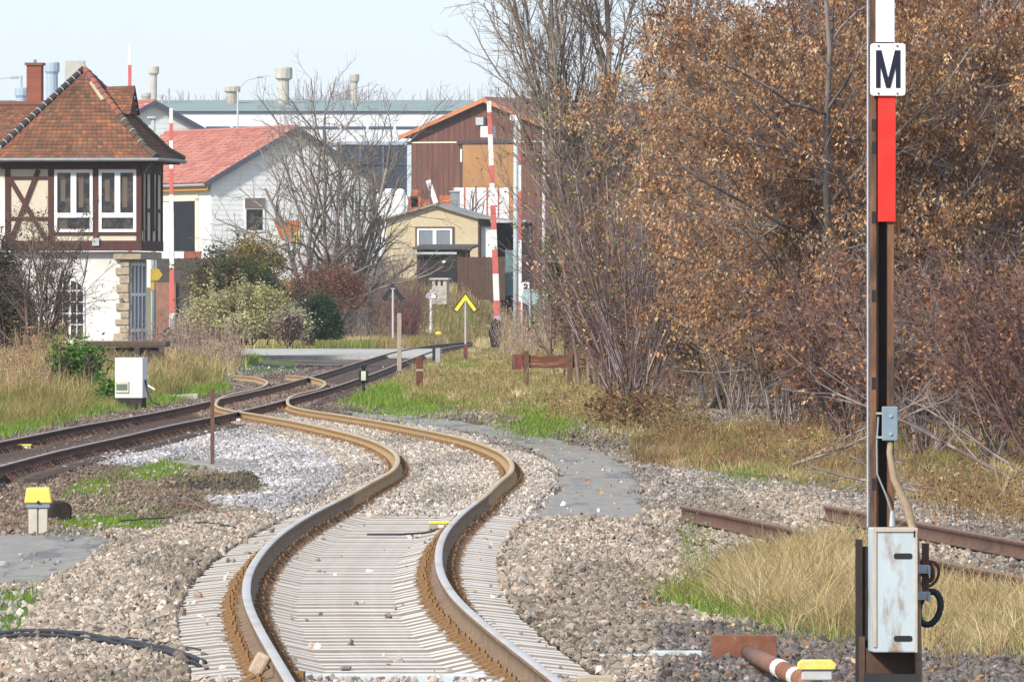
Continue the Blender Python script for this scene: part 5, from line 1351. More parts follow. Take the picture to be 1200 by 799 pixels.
# drive case
case_m = mat('pale_blue_case', (.45, .52, .55), .55, .08, 6, col2=(.25, .16, .10), c2scale=9, c2lo=.50, c2hi=.68, stretch=(1, 1, .35))
x0, x1, z0, z1 = X_(1021), X_(1072), mz(766), mz(617)
b = MB(); cy0, cy1 = -.30, -.07
b.prism([(x0 - .022, cy1, z1), (x0, cy0, z1), (x1, cy0, z1), (x1, cy1, z1)], (0, 0, z0 - z1 + .02), (0, 0, 0))
case = b.build('drive_case', case_m, M_, bevel=.008)
b = MB(); b.bb(x0 + .0, x1 + .004, cy0 - .010, cy0 - .001, z1 - .022, z1 + .002); b.bb(x0 - .001, x0 + .02, cy0 - .008, cy0 - .001, z0 + .05, z1 - .022); b.bb(x1 - .012, x1 + .003, cy0 - .009, cy0 - .001, z0 + .02, z1 - .022); b.build('case_edge', mat('case_edge', (.48, .40, .33), .6, .15, 9), case, bevel=.002)
b = MB()
for z_ in (649.5, 745.5):
    b = MB(); b.prism(rrect(X_(1045), X_(1066.5), mz(z_ + 3.5), mz(z_ - 3.2), .012, 3), (0, cy0 - .003, 0), (0, cy0 + .002, 0)); b.build('slot', black, case)
b = MB(); b.bb(X_(1068), X_(1070), cy0 - .0105, cy0 - .009, mz(628), mz(620)); b.build('keyhole', black, case)
# foot
b = MB(); b.bb(X_(1003), X_(1010.5), -.04, .10, -.4, mz(632)); b.bb(X_(1010.5), X_(1018), -.02, -.005, -.4, mz(640)); b.build('side_channel', dark_steel2, M_)
b = MB(); b.bb(X_(1006), X_(1013), -.07, -.045, -.4, mz(745)); b.bb(X_(1013), X_(1076), -.06, -.045, -.4, mz(758)); b.build('base_plate', mat('base_rust', (.09, .055, .04), .85, .3, 8), M_)
b = MB(); b.bb(X_(1012), X_(1076), -.2, .15, -.4, mz(788)); b.build('footing', mat('black_steel', (.03, .03, .032), .7), M_)
# clamps, pulley and black coil on the right of the case
b = MB(); 
for z_ in (666, 697): b.bb(X_(1072.5), X_(1088), -.14, -.06, mz(z_ + 5), mz(z_ - 5)); b.bb(X_(1086), X_(1089), -.16, -.05, mz(z_ + 7), mz(z_ - 4))
b.build('clamp', galv, M_, bevel=.003)
b = MB()
def ring(cx, cz, rx, rz, r, y=0.0, n=24, rot=0.0, a0=0, a1=360):
    pts = []
    for k in range(n + 1):
        a = R(a0 + (a1 - a0) * k / n); u, v = rx * math.cos(a), rz * math.sin(a)
        pts.append((cx + u * math.cos(rot) - v * math.sin(rot), y, cz + u * math.sin(rot) + v * math.cos(rot)))
    return pts
b.tube(ring(X_(1089), mz(712), .062, .098, 0, -.03, rot=-.25), .020, 8, cap=False); b.build('rubber_coil', rubber, M_, smooth=True)
b = MB(); b.tube(ring(X_(1088), mz(672), .055, .075, 0, -.05, rot=-.4), .009, 6, cap=False); b.tube(ring(X_(1086), mz(668), .03, .06, 0, -.04, rot=.3), .014, 6, cap=False); b.bb(X_(1080), X_(1088), -.08, -.02, mz(700), mz(636)); b.build('pulley', rust_dark, M_, smooth=False)

# rusty bracket and pipe left of the mast
def gp(px, py, z=0.0): return G(px, py, z)
e = empty('pipe_bracket', gp(872, 771, 0), 0, label='rusty steel bracket with brown pipe running to the mast foot', cat='pipe')
o = e.location; s_ = o.y / F
b = MB(); L_ = 38 * s_; b.bb(-L_, L_, -.02, .0, -.02, 27 * s_); b.bb(-L_, L_, .002, .14, 25 * s_, 27 * s_); b.bb(-L_, -L_ + .012, .002, .14, 0, 25 * s_); b.build('bracket', rust_red, e, bevel=.003)
b = MB(); p0 = Vector((.03, -.02, .03)); p1 = P(948, 800, 52.6) - o; pm = P(908, 780, 54) - o
b.tube([p0, pm, p1], .052, 16); pi_ = b.build('pipe', mat('brown_pipe', (.22, .10, .06), .75, .25, 8, col2=(.32, .19, .12), c2scale=6), e, smooth=True)
b = MB(); b.tube([pm.lerp(p1, .12), pm.lerp(p1, .26)], .0545, 16); b.tube([pm.lerp(p1, .6), pm.lerp(p1, .72)], .0545, 16); b.build('white_band', white_paint, pi_)
def capped_unit(px, pyb, z0, w_, h_body, h_cap, label, body_m, flare=1.25, parts='marker', Y=None):
    o = on(px, Y) if Y else gp(px, pyb, z0)
    e = empty(parts, o, 0, label=label, cat='track marker')
    return e, o
e = empty('connector_box', P(957, 808, 52.3), 0, label='low box with worn yellow lid at the foot of the mast', cat='cable box'); s_ = 52.3 / F
b = MB(); b.tube([(0, 0, -.1), (0, 0, .06)], .03, 10); b.bb(-.085, .085, -.06, .06, .055, .115); b.build('body', mat('light_grey_metal', (.5, .5, .5), .6, .15, 8), e, bevel=.01)
b = MB(); b.prism([(-.11, 0, .115), (.10, 0, .115), (.11, 0, .145), (.085, 0, .168), (-.085, 0, .168), (-.105, 0, .15)], (0, -.075, 0), (0, .075, 0)); b.build('lid', mat('worn_yellow', (.72, .58, .14), .6, .15, 15, col2=(.5, .46, .38), c2scale=12, c2lo=.55, c2hi=.7), e, bevel=.006)
# hollow steel sleeper (pale blue bar) with rod to the right
e = empty('steel_tie', (float(XA(57.6)), 57.6, 0), 0, label='pale blue steel tie bar crossing between the rails near the bottom', cat='tie bar')
pale = mat('pale_blue_steel', (.50, .57, .60), .6, .12, 5, col2=(.33, .30, .27), c2scale=5, c2lo=.55, c2hi=.7)
b = MB(); b.bb(-.60, .56, -.09, .09, -.05, .022); b.build('bar', pale, e, bevel=.006)
e = empty('steel_tie', (gp(740, 767).x, gp(740, 767).y, 0), 0, label='white steel rod cover half buried in ballast left of the rusty bracket', cat='tie bar')
b = MB(); b.bb(.12, .46, -.05, .05, -.05, .028); b.bb(-.32, .10, -.05, .05, -.05, .004); b.build('bar', pale, e, bevel=.006)
e = empty('timber_block', gp(698, 800, 0), 0, label='short timber block in the ballast at the bottom edge', cat='timber')
b = MB(); b.bb(-.11, .10, -.12, .1, -.05, .045); b.build('block', mat('weathered_timber', (.42, .35, .25), .9, .2, 6, stretch=(.3, 3, 3)), e, bevel=.008)
# rail anchor near bottom left
e = empty('rail_joint_clamp', (float(XA(56.3)) - .75, 56.3, 0.0), -.12, label='rusty clamp with a stone wedged in it around the left near rail', cat='clamp')
b = MB(); b.bb(-.22, .02, -.05, .05, .0, .035); b.bar((-.2, 0, .02), (-.05, 0, .12), .09, .03); b.bb(.045, .17, -.04, .04, .0, .09); b.build('clamp', clip_rust, e, bevel=.004)
b = MB(); b.box((-.10, -.02, .13), (.09, .07, .14), Matrix.Rotation(.5, 3, 'Y')); b.build('stone', mat('wedge_stone', (.42, .33, .25), .9, .2, 20), e, bevel=.02)
# yellow track magnet by the right rail
def track_magnet(x, y, rz, label, cable=None):
    e = empty('track_sensor', (x, y, 0), rz, label=label, cat='track sensor')
    b = MB(); b.bb(-.12, .09, -.09, .09, .015, .065); b.build('body', mat('sensor_grey', (.32, .28, .22), .8, .2, 8), e, bevel=.005)
    b = MB(); b.bb(-.125, .095, -.095, .095, .066, .088); b.build('lid', yellow, e, bevel=.006)
    b = MB(); b.bb(.09, .2, -.03, .03, .03, .07); b.build('bracket', clip_rust, e)
    b = MB(); b.bb(-.03, .03, -.094, -.0905, .03, .055); b.build('number_plate', dirty_white, e)
    return e
p = gp(517, 621); track_magnet(p.x, p.y, 0, 'small yellow topped sensor inside the right rail of the bend')
p = gp(30, 527); e = track_magnet(p.x, p.y, 0, 'small yellow topped sensor beside the dark track at left')
def cable(name, pix, r, m, label, zoff=.0, wob=.0):
    pts = [T(a, b_) + Vector((0, 0, zoff)) for a, b_ in pix]; b = MB(); q = []
    for i_ in range(len(pts) - 1):
        for k in range(5):
            v = pts[i_].lerp(pts[i_ + 1], k / 5); v.z = Hs(v.x, v.y) + zoff + random.uniform(0, wob); q.append(v)
    q.append(pts[-1]); b.tube(q, r, 7)
    o = b.build(name, m, None, smooth=True); return tag(o, label, 'cable')
cable('cable', [(525, 622), (500, 631), (470, 633), (430, 633)], .010, rubber, 'thin black cable from the yellow sensor across the sleepers', .06)
cable('cable', [(-30, 752), (30, 750), (80, 751), (120, 758), (160, 765), (200, 772), (240, 787)], .018, rubber, 'thick black cable lying on the ballast at bottom left', .06, .01)
cable('cable', [(-30, 757), (40, 754), (90, 756), (130, 763), (170, 768), (200, 776), (235, 790)], .014, rubber, 'second black cable beside the thick one at bottom left', .05, .02)
cable('cable', [(120, 755), (160, 757), (195, 763), (235, 770)], .006, rubber, 'thin black wire branching off the bottom left cables', .05, .01)
cable('cable', [(140, 616), (170, 613), (200, 611), (230, 618), (280, 625)], .008, rubber, 'thin dark wire on the stones left of the bend', .05, .01)
cable('cable', [(205, 593), (230, 597), (255, 604), (270, 610)], .008, mat('rust_wire', (.25, .12, .07), .8), 'thin rusty rod lying on the stones left of the bend', .05, .01)

# yellow-topped cable post on the left
p = G(45, 628, -.25); e = empty('marker_post', (p.x, p.y, -.28), 0, label='pale concrete post with square yellow cap beside the service road', cat='marker post'); s_ = p.y / F
b = MB(); b.bb(-.105, -.01, -.06, .06, 0, .34); b.bb(.01, .10, -.06, .06, 0, .34); b.bb(-.01, .01, -.04, .04, 0, .34); b.build('post', mat('post_concrete', (.50, .46, .40), .9, .12, 6), e, bevel=.006)
b = MB(); b.bb(-.125, .125, -.08, .08, .34, .39); b.build('collar', blue_grey, e, bevel=.005)
b = MB(); b.prism([(-.15, 0, .39), (.15, 0, .39), (.125, 0, .56), (-.125, 0, .56)], (0, -.1, 0), (0, .1, 0)); b.build('cap', mat('pale_yellow_cap', (.80, .60, .13), .55, .08, 10), e, bevel=.015)
b = MB(); b.prism([(-.02, 0, .39), (.03, 0, .39), (.005, 0, .425)], (0, -.104, 0), (0, -.1015, 0)); b.build('mark', black, e)
e = empty('timber_stump', T(60, 612) + Vector((.05, .8, 0)), R(20), label='rotten black timber stub behind the yellow capped post', cat='timber')
b = MB(); b.prism([(-.16, 0, 0), (.12, 0, 0), (.13, 0, .17), (.07, 0, .22), (-.1, 0, .24), (-.15, 0, .12)], (0, -.12, 0), (0, .12, 0)); b.build('stub', mat('rotten_wood', (.035, .025, .02), .95, .4, 9, bump=.02), e, bevel=.03)
# thin rusty stake
p = T(249, 549); e = empty('stake', p, 0, label='thin rusty stake standing in dark soil left of the bend', cat='stake')
s_ = p.y / F; b = MB(); b.bb(-.028, .028, -.008, .008, -.2, 94 * s_); b.bb(-.006, .006, .008, .03, -.2, 94 * s_); b.build('bar', rust_dark, e)
# concrete plate beside stake, white stone
e = empty('cover_slab', T(268, 546), .2, label='flat grey concrete cover beside the rusty stake', cat='slab'); b = MB(); b.bb(-.5, .33, -2.5, 2.0, -.02, .05); b.build('slab', asphalt, e, bevel=.02)
e = empty('marker_stone', T(279.5, 501), 0, label='small white tipped marker stone below the turnout', cat='stone'); b = MB(); b.bb(-.04, .04, -.04, .04, 0, .12); b.build('stone', mat('pinkish_stone', (.42, .28, .22), .9), e, bevel=.01); b = MB(); b.bb(-.038, .038, -.038, .038, .121, .17); b.build('tip', white_paint, e, bevel=.012)
# white relay box
Yr = 203; e = empty('relay_box', on(154.5, Yr, .09), R(-10), label='white metal relay box on a dark base beside the dark track', cat='relay box'); s_ = Yr / F
b = MB(); b.bb(-.33, .28, -.2, .3, .16, 1.03); b.bb(-.335, .285, -.205, .305, .68, .70); bd = b.build('body', white_paint, e, bevel=.012)
b = MB(); b.bb(-.31, .26, -.18, .28, -.1, .158); b.build('base', dark_steel2, e)
b = MB(); b.bb(-.32, -.02, -.235, -.207, .27, .53); b.build('panel', mat('cream_frame', (.6, .55, .42), .6), bd, bevel=.01)
b = MB(); b.bb(-.29, -.05, -.242, -.236, .33, .46); b.build('window', mat('green_glass', (.14, .18, .15), .3), bd)
b = MB(); b.tube([(.30, .0, .55), (.36, -.1, .3), (.5, -.3, .08), (.72, -.5, .02)], .02, 8); b.build('cable', rubber, e, smooth=True)
b = MB(); b.tube([(.31, .0, .46), (.53, -.1, .34)], .02, 8); b.build('pipe', white_paint, e)
e = empty('kerb_block', T(212, 469), R(0), label='long pale concrete block lying right of the white relay box', cat='concrete block'); b = MB(); b.bb(-.42, .42, -.2, .2, -.02, .14); b.build('block', concrete, e, bevel=.02); e.rotation_euler = (0, R(-3), 0)
# loading ramp
Yl = 268; e = empty('loading_ramp', on(145, Yl), 0, label='low dark timber loading ramp in front of the signal box', cat='ramp'); s_ = Yl / F
zt_ = HC - (400 - HY) * s_ - e.location.z; b = MB(); b.bb(-1.3, 1.22, 0, 3, zt_ - .16, zt_); b.build('deck', mat('mossy_timber', (.10, .075, .055), .95, .3, 5, bump=.01), e, bevel=.03)
b = MB(); b.bb(-1.25, 1.15, .15, .3, -.2, zt_ - .17)
for x_ in (-1.1, -.4, .3, 1.0): b.bb(x_, x_ + .15, .02, .14, -.2, zt_ - .17)
b.build('supports', wood_sl, e)
# pink terracotta slabs on the ramp's left
e = empty('tile_heap', on(52, 262, 0), 0, label='heap of pale terracotta slabs left of the arched window', cat='tiles'); zz_ = HC - (384 - HY) * 262 / F - e.location.z
b = MB(); b.bb(-.7, .55, -.3, .3, -.1, zz_ - .02); b.bar((-.65, -.32, zz_), (.55, -.32, zz_ + .08), .5, .06); b.bar((0, -.3, zz_ + .1), (.6, -.3, zz_ + .12), .4, .05); b.build('slabs', mat('pale_terracotta', (.45, .22, .14), .85, .2, 5), e)

# points lantern
p = T(426, 467); s_ = p.y / F; e = empty('points_lantern', p, 0, label='small black points lantern with white glass beside the dark track', cat='points lantern')
b = MB(); b.tube([(0, 0, -.1), (0, 0, .12), (0, 0, .4)], [.06, .045, .03], 8); b.build('post', black, e)
b = MB(); b.bb(-.115, .115, -.1, .1, .4, .68); b.tube([(0, 0, .68), (0, 0, .74)], .05, 8); b.bb(-.075, .075, -.07, .07, .74, .83); b.build('housing', black, e, bevel=.015)
b = MB(); b.bb(-.055, .055, -.104, -.101, .44, .66); b.build('lens', mat('milk_glass', (.6, .6, .5), .3), e)
# posts
def post(name, px, pyt, pyb, w_, m, label, Y=None, kind='post', tilt=0.0, d=None, cap=None):
    p = T(px, pyb) if Y is None else on(px, Y); s_ = p.y / F
    e = empty(name, p, 0, label=label, cat=kind); zt_ = HC - (pyt - HY) * s_ - p.z; w2 = w_ * s_ / 2
    b = MB(); b.add([Vector((x + tilt * k, y, z)) for z, k in ((-.2, 0), (zt_, 1)) for x, y in ((-w2, -w2), (w2, -w2), (w2, w2), (-w2, w2))], [(3, 2, 1, 0), (4, 5, 6, 7), (0, 1, 5, 4), (1, 2, 6, 5), (2, 3, 7, 6), (3, 0, 4, 7)])
    b.build('shaft', m, e, bevel=w2 * .2)
    return e, p, s_, zt_, w2
grey_wood = mat('grey_weathered_wood', (.33, .28, .21), .9, .25, 5, stretch=(3, 3, .4))
post('wooden_post', 468, 367, 437, 5.2, grey_wood, 'tall slim weathered wooden post beside the points lantern')
e, p, s_, zt_, w2 = post('wooden_post', 491.5, 418, 460, 8, mat('oxide_post', (.13, .05, .035), .85, .3, 5), 'rusty red brown post in the grass right of the lantern')
b = MB(); b.bb(-w2 * 1.05, w2 * 1.1, -w2 * 1.1, w2 * 1.1, zt_ * .60, zt_ * .66); b.build('band', grey_wood, e)
e, p, s_, zt_, w2 = post('kilometre_post', 513, 408, 430, 6, mat('grey_concrete_post', (.36, .36, .35), .9, .15, 5), 'short square grey post with a black side by the crossing')
b = MB(); b.bb(-w2 - .10, -w2 - .002, -w2 * 1.1, w2, -.1, zt_); b.build('side', black, e)
post('wooden_post', 416.5, 369, 405, 1.8, grey_wood, 'thin stick in the grass beyond the level crossing')
# chevron signs
def chevron(px, pyt, pyb_arm, hw, thick, mcol, medge, Y, pole_m, pole_w, label, back=False):
    p = on(px, Y); s_ = Y / F; e = empty('chevron_sign', p, 0, label=label, cat='sign')
    zt_ = HC - (pyt - HY) * s_ - p.z; zb = HC - (pyb_arm - HY) * s_ - p.z; h_ = hw * s_; t = thick * s_
    b = MB(); b.tube([(0, .03, -.3), (0, .03, zt_ - .12)], pole_w * s_ / 2, 8); b.build('pole', pole_m, e)
    for s2 in (-1, 1):
        def arm(o, y0, y1, m, nm, par):
            dx, dz = h_ * s2, zb - zt_; L = math.hypot(dx, dz); nx_, nz_ = -dz / L, dx / L
            if nx_ * s2 > 0: nx_, nz_ = -nx_, -nz_
            tt = t / 2 + o; ex, ez_ = dx / L * o, dz / L * o
            pts = [(0 if s2 < 0 else .0, 0, zt_ + (t * .35 + o) * 1.2), (dx + ex - nx_ * tt, 0, zb + ez_ - nz_ * tt), (dx + ex + nx_ * tt, 0, zb + ez_ + nz_ * tt), (0, 0, zt_ - t * 1.15 - o)]
            b = MB(); b.prism(pts, (0, y0, 0), (0, y1, 0)); return b.build(nm, m, par)
        a_ = arm(.035, .0 - .002 * (s2 > 0), .02, medge, 'arm', e)
        arm(-.008, -.008 - .002 * (s2 > 0), -.004, mcol, 'face', a_)
    if back: b = MB(); b.bb(-.11, .11, -.03, -.012, zt_ - .16, zt_ - .1); b.build('clip', galv, e)
    return e
chevron(460.5, 335, 351, 11, 4.2, black, black, 455, mat('pale_pole', (.45, .43, .42), .6), 2.6, 'black backed chevron sign on a thin grey pole by the crossing', back=True)
e = chevron(545.5, 346.5, 364, 11.5, 4.6, yellow, black, 352, mat('pale_pole', (.45, .43, .42)), 2.2, 'yellow chevron sign on a pale pole with rusty foot')
s_ = 352 / F; b = MB(); zf = HC - (403 - HY) * s_ - e.location.z; b.bb(-.075, .075, -.06, .06, -.4, zf); b.build('foot', mat('oxide_post', (.13, .05, .035)), e)
# half-round sign
Y_ = 505; s_ = Y_ / F; e = empty('half_round_sign', on(505, Y_), 0, label='white half round sign with dark rim on a white pole', cat='sign'); z0 = HC - (350 - HY) * s_ - e.location.z
for r_, y_, m, nm in ((.34, 0, blue_grey, 'rim'), (.27, -.03, white_paint, 'face')):
    b = MB(); o_ = .03 if nm == 'face' else -.02
    b.prism([(r_ * math.cos(R(a)), 0, z0 + o_ + r_ * 1.15 * math.sin(R(a))) for a in range(0, 181, 15)], (0, y_, 0), (0, y_ + .025, 0)); b.build(nm, m, e)
b = MB(); b.tube([(0, .06, -.2), (0, .06, z0 + .2)], .075, 8); b.build('pole', white_paint, e); b = MB(); b.tube([(0, .02, z0 + .37), (0, .02, z0 + .46)], .05, 8); b.build('finial', white_paint, e)
e = empty('marker_post', on(514, 498), 0, label='tiny yellow capped post at the foot of the half round sign', cat='marker post')
b = MB(); b.tube([(0, 0, -.2), (0, 0, .42)], [.12, .14], 10); b.build('post', mat('post_brown', (.16, .12, .1), .9), e); b = MB(); b.tube([(0, 0, .42), (0, 0, .62), (0, 0, .7)], [.21, .19, .1], 10); b.build('cap', yellow, e)
e = empty('white_stone', on(571.5, 524), 0, label='small white dome on the bank left of the barrier', cat='stone'); zz_ = HC - (361 - HY) * 524 / F - e.location.z
b = MB(); b.tube([(0, 0, -.4), (0, 0, .05), (0, 0, .25), (0, 0, .34)], [.15, .2, .15, .05], 10); b.build('dome', white_paint, e)
# buffer beam with red end
Yb = 222; s_ = Yb / F; p = on(640, Yb); e = empty('buffer_beam', p, 0, label='old rust brown beam with bright red end on short posts', cat='buffer stop')
def bz(py): return HC - (py - HY) * s_ - p.z
def bxx(px): return (px - 640) * s_
b = MB(); b.bb(bxx(606), bxx(690), -.12, .12, bz(431), bz(416)); b.build('beam', mat('beam_rust', (.14, .055, .035), .9, .35, 4, stretch=(.4, 2, 3), col2=(.30, .18, .11), c2scale=4, bump=.01), e, bevel=.02)
b = MB(); b.bb(bxx(600), bxx(612.5), -.16, -.1201, bz(433), bz(415)); b.tube([(bxx(607), -.17, bz(424)), (bxx(607), -.16, bz(424))], .12, 12); b.build('red_end', mat('flaked_red', (.26, .045, .035), .7, .2, 6, col2=(.10, .05, .04), c2scale=6, c2lo=.45, c2hi=.55), e, bevel=.01)
for px in (616.5, 668):
    b = MB(); b.bb(bxx(px - 3.2), bxx(px + 3.2), -.17, -.125, -.3, bz(411)); b.bb(bxx(px - 2), bxx(px + 2), -.12, .1, -.3, bz(432)); b.build('post', rust_dark, e)

# ------------------------------------------------------------------ barriers, lamps and masts
def boom(px0, py0, px1, py1, w_, Y, bands, label, machine=None, plate=None, group='raised crossing barriers', name='crossing_barrier'):
    s_ = Y / F; p = on(px0, Y); p.z = Hs(p.x, p.y); e = empty(name, p, 0, label=label, cat='barrier', group=group)
    a = Vector((0, 0, HC - (py0 - HY) * s_ - p.z)); c = Vector(((px1 - px0) * s_, 0, HC - (py1 - HY) * s_ - p.z))
    w2 = w_ * s_
    b = MB(); first = None
    for i_ in range(len(bands) - 1):
        t0, t1, cl = bands[i_][0], bands[i_ + 1][0], bands[i_][1]
        b.mat = 0 if cl == 'r' else 1
        k0, k1 = 1 - .3 * t0, 1 - .3 * t1
        b.bar(a.lerp(c, t0), a.lerp(c, t1), w2 * k0, w2 * k0)
    bm_ = b.build('boom', [faded_red, dirty_white], e, bevel=.01)
    if machine:
        mw, mt, m2 = machine
        b = MB(); zt_ = HC - (mt - HY) * s_ - p.z; ww = mw * s_ / 2; b.bb(-ww, ww * .6, -.25, .35, -.3, zt_); b.bb(-ww * 1.1, -ww * .5, -.35, .2, 0, zt_ * .8); b.build('machine', m2, e, bevel=.05)
        b = MB(); b.tube([(ww * .2, -.4, zt_ * .6), (ww * .2, .4, zt_ * .6)], zt_ * .35, 12); b.tube(ring(-ww * .4, zt_ * .55, ww * .7, zt_ * .5, 0, -.42), .05, 6, cap=False); b.build('counterweight', black, e)
        b = MB(); b.bar(a + Vector((0, 0, -1.2)), a + Vector((0, 0, .3)), w2 * 1.3, w2 * 1.2); b.build('boom_holder', galv, e, bevel=.02)
    if plate:
        x0, x1, y0, y1 = plate; b = MB(); b.bb((x0 - px0) * s_, (x1 - px0) * s_, .16, .20, HC - (y1 - HY) * s_ - p.z, HC - (y0 - HY) * s_ - p.z); b.build('plate', white_paint, e)
    return e, a, c, s_
boom(583, 378, 573, 119, 7.2, 440, [(0, 'r'), (.10, 'w'), (.25, 'r'), (.36, 'w'), (.53, 'r'), (.63, 'w'), (.76, 'r'), (.79, 'r'), (.86, 'w'), (.88, 'r'), (.94, 'w'), (1, 'w')][:0] or [(0, 'r'), (.10, 'w'), (.22, 'r'), (.33, 'w'), (.42, 'r'), (.53, 'w'), (.63, 'r'), (.71, 'w'), (.85, 'r'), (.95, 'w'), (1.0, 'w')], 'raised red and white barrier in front of the hut car port', machine=(14, 376, black), plate=(563, 580.5, 148, 161))
boom(201.5, 380, 200.5, 127, 5.6, 400, [(0, 'w'), (.05, 'r'), (.26, 'w'), (.52, 'w'), (.60, 'r'), (.72, 'w'), (.78, 'w'), (.85, 'r'), (.93, 'w'), (1, 'w')], 'raised red and white barrier right of the signal box', machine=(18, 386, mat('grey_machine', (.30, .31, .31), .7)))
boom(152.5, 400, 152, 52, 5.2, 412, [(0, 'w'), (.3, 'r'), (.45, 'w'), (.84, 'r'), (.93, 'w'), (1, 'w')], 'raised barrier tip showing above the signal box roof')
boom(609.6, 372, 609, 134, 4.0, 452, [(0, 'r'), (.08, 'w'), (.2, 'w'), (.3, 'w'), (.38, 'r'), (.5, 'r'), (.62, 'w'), (.75, 'r'), (.86, 'w'), (1, 'w')], 'slim raised barrier standing close beside the grey mast')
def pole(name, px, pyt, Y, w_, m, label, cat='lamp post', arm=None, head=None, yb_=None, rungs=0):
    s_ = Y / F; p = on(px, Y); e = empty(name, p, 0, label=label, cat=cat); zt_ = HC - (pyt - HY) * s_ - p.z
    b = MB(); b.tube([(0, 0, -.3), (0, 0, zt_)], [w_ * s_ / 2 * 1.1, w_ * s_ / 2 * .85], 10); b.build('pole', m, e, smooth=True)
    if arm:
        pts = [(q[0] * s_, 0, zt_ - q[1] * s_) for q in arm]; b = MB(); b.tube([(0, 0, zt_)] + pts, w_ * s_ * .22, 6); b.build('arm', m, e)
    if head:
        x0, x1, y0, y1 = head; b = MB(); b.bb(x0 * s_, x1 * s_, -.12, .12, zt_ - y1 * s_, zt_ - y0 * s_); b.build('lamp_head', galv if cat == 'lamp post' else white_paint, e, bevel=.04)
    if rungs:
        for k in range(rungs):
            b = MB(); z = zt_ * .08 + k * zt_ * .045; b.tube([(-.18 if k % 2 else 0, -.05, z), (.0 if k % 2 else .18, -.05, z)], .02, 5); b.build('rung', galv, e)
    return e, s_, zt_
pole('street_lamp', 278.5, 107, 640, 2.4, mat('concrete_pole', (.42, .42, .40), .8), 'thin street lamp with curved arm left of the big bare tree', arm=[(2, 6 - 10), (12, -13), (24, -16)], head=(22, 30, -18, -15))
pole('street_lamp', -12, 105, 640, 2.4, MATS['concrete_pole'], 'street lamp head poking in at the left edge above the roof', arm=[(4, -7), (14, -13), (26, -14)], head=(24, 34, -16, -12.5))
e, s_, z = pole('street_lamp', 179.5, 140, 345, 6, mat('grey_pole', (.36, .40, .43), .6), 'grey lamp post with small dark head beside the signal box', head=(-7, 3.5, -3.2, .2))
# sign on that post
e = empty('direction_sign', on(184, 343), 0, label='yellow arrow shaped direction sign behind the signal box', cat='sign'); s_ = 343 / F; z0 = HC - (322 - HY) * s_ - e.location.z
b = MB(); b.prism([(-.25, 0, z0 - .2), (.05, 0, z0 - .2), (.2, 0, z0), (.05, 0, z0 + .22), (-.25, 0, z0 + .22)], (0, .12, 0), (0, .16, 0)); b.bb(-.25, -.1, .12, .16, z0 - .55, z0 - .25); b.build('board', mat('dull_yellow', (.42, .30, .04), .6, .1), e)
b = MB(); b.prism([(-.26, 0, z0 - .26), (.05, 0, z0 - .24), (.05, 0, z0 - .22), (-.26, 0, z0 - .245)], (0, .11, 0), (0, .118, 0)); b.build('edge_line', black, e)
b = MB(); b.tube([(-.2, .2, -.2), (-.2, .2, z0 + .35)], .03, 6); b.build('pole', galv, e)
pole('signal_mast', 604.5, 136, 450, 6.2, mat('grey_mast', (.40, .46, .48), .6), 'grey steel mast with white bracket right of the tall barrier', cat='mast', head=(-7, 5, -1, 6), rungs=14)
pole('lamp_post', 637.5, 142, 462, 4.6, mat('light_mast', (.48, .48, .47), .7), 'pale lamp post with rungs at the edge of the wood', cat='lamp mast', head=(-7, 6, -7, -3), rungs=12)
# number sign and round sign seen from behind
e = empty('number_sign', on(615, 448), 0, label='white square sign with black number 3 beside the grey mast', cat='sign'); s_ = 448 / F; z0 = HC - (338 - HY) * s_ - e.location.z
b = MB(); b.bb(-.22, .22, 0, .03, z0 - .33, z0 + .30); b.build('plate', white_paint, e); b = MB(); b.tube([(-.14, .06, -.2), (-.14, .06, z0 + .3)], .05, 8); b.build('pole', dirty_white, e)
b = MB(); 
for q in ((0.03, .17), (.03, -.03)):
    pts = [(q[0] - .02 + .09 * math.cos(R(a)), -.012, z0 + q[1] - .05 + .085 * math.sin(R(a))) for a in range(140, -131, -18)] if q[1] > 0 else [(q[0] - .02 + .10 * math.cos(R(a)), -.012, z0 + q[1] - .05 + .095 * math.sin(R(a))) for a in range(110, -141, -18)]
    b.tube(pts, .032, 6)
b.build('numeral', black, e)
e = empty('round_sign', on(621, 440), 0, label='grey green round sign seen from its back below the number sign', cat='sign'); s_ = 440 / F; z0 = HC - (348 - HY) * s_ - e.location.z
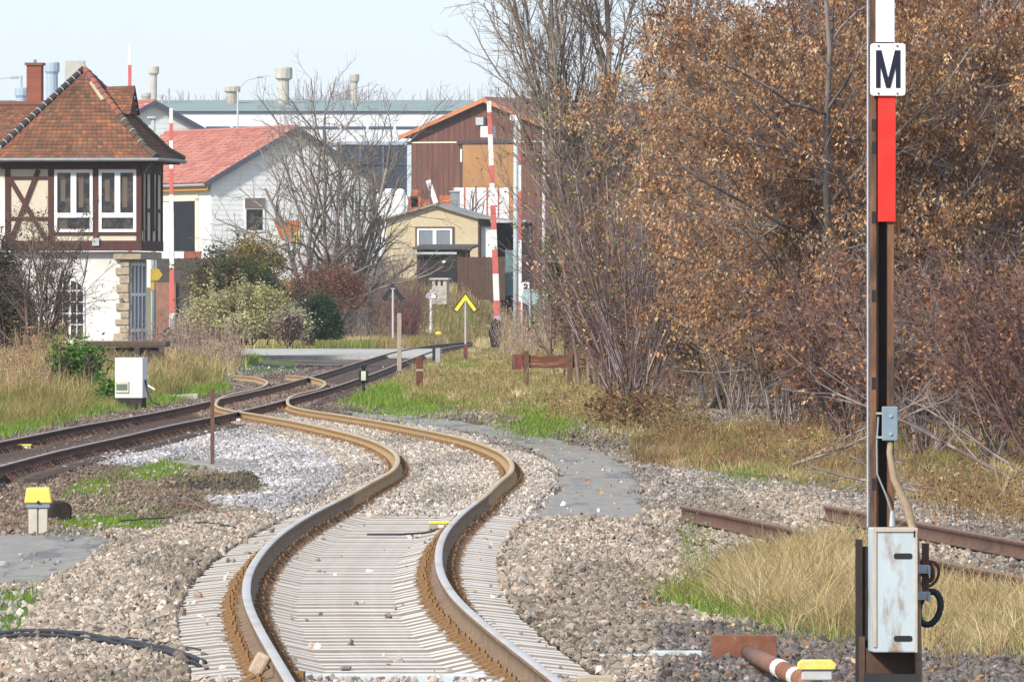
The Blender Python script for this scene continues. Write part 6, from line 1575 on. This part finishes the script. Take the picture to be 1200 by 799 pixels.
b = MB(); b.prism([(.42 * math.cos(R(a)), 0, z0 + .42 * math.sin(R(a))) for a in range(0, 360, 45)][:], (0, 0, 0), (0, .03, 0)); b.build('disc', mat('teal_back', (.30, .40, .39), .6), e); b = MB(); b.tube([(0, -.04, -.2), (0, -.04, z0 + .35)], .04, 8); b.build('pole', galv, e)
# behind the signal box: dark retaining wall, red crates, brick pier
e = empty('retaining_wall', on(215, 430), 0, label='dark retaining wall behind the barrier left of the bushes', cat='wall'); s_ = 430 / F; p = e.location
b = MB(); b.bb((183 - 215) * s_, (243 - 215) * s_, 0, .4, -.3, HC - (303 - HY) * s_ - p.z); b.build('wall', mat('dark_masonry', (.07, .06, .055), .9, .3, 1.5), e)
b = MB(); b.bb((183 - 215) * s_, (206 - 215) * s_, -.2, -.01, -.3, HC - (331 - HY) * s_ - p.z); b.build('brick_pier', mat('soft_brick', (.25, .13, .09), .9, .25, 3), e)
e = empty('crate', P(226, 303, 431), 0, label='low brick red crate on the wall under the garage opening', cat='crate'); s_ = 431 / F
b = MB(); b.bb(-.38, .38, 0, .5, 0, .28); b.bb(-.40, .40, -.02, .52, .28, .32); b.build('body', mat('brick_red_crate', (.32, .10, .06), .7), e, bevel=.02)
e = empty('crate', P(210, 303, 431), 0, label='white crate left of the brick red crate', cat='crate'); b = MB(); b.bb(-.22, .22, 0, .5, 0, .30); b.bb(-.24, .24, -.02, .52, .30, .33); b.build('body', white_paint, e, bevel=.02)
# ------------------------------------------------------------------ thin autumn haze
b = MB(); b.bb(-19000, 19000, -60, 6100, -5, 36)
hz_m = bpy.data.materials.new('haze_air'); hz_m.use_nodes = True
n = hz_m.node_tree; n.nodes.clear(); o_ = n.nodes.new('ShaderNodeOutputMaterial'); v_ = n.nodes.new('ShaderNodeVolumePrincipled')
v_.inputs['Color'].default_value = (.86, .91, .97, 1); v_.inputs['Density'].default_value = 0.00010; v_.inputs['Anisotropy'].default_value = 0.0
n.links.new(v_.outputs[0], o_.inputs['Volume'])
b.build('haze', hz_m, kind='stuff')
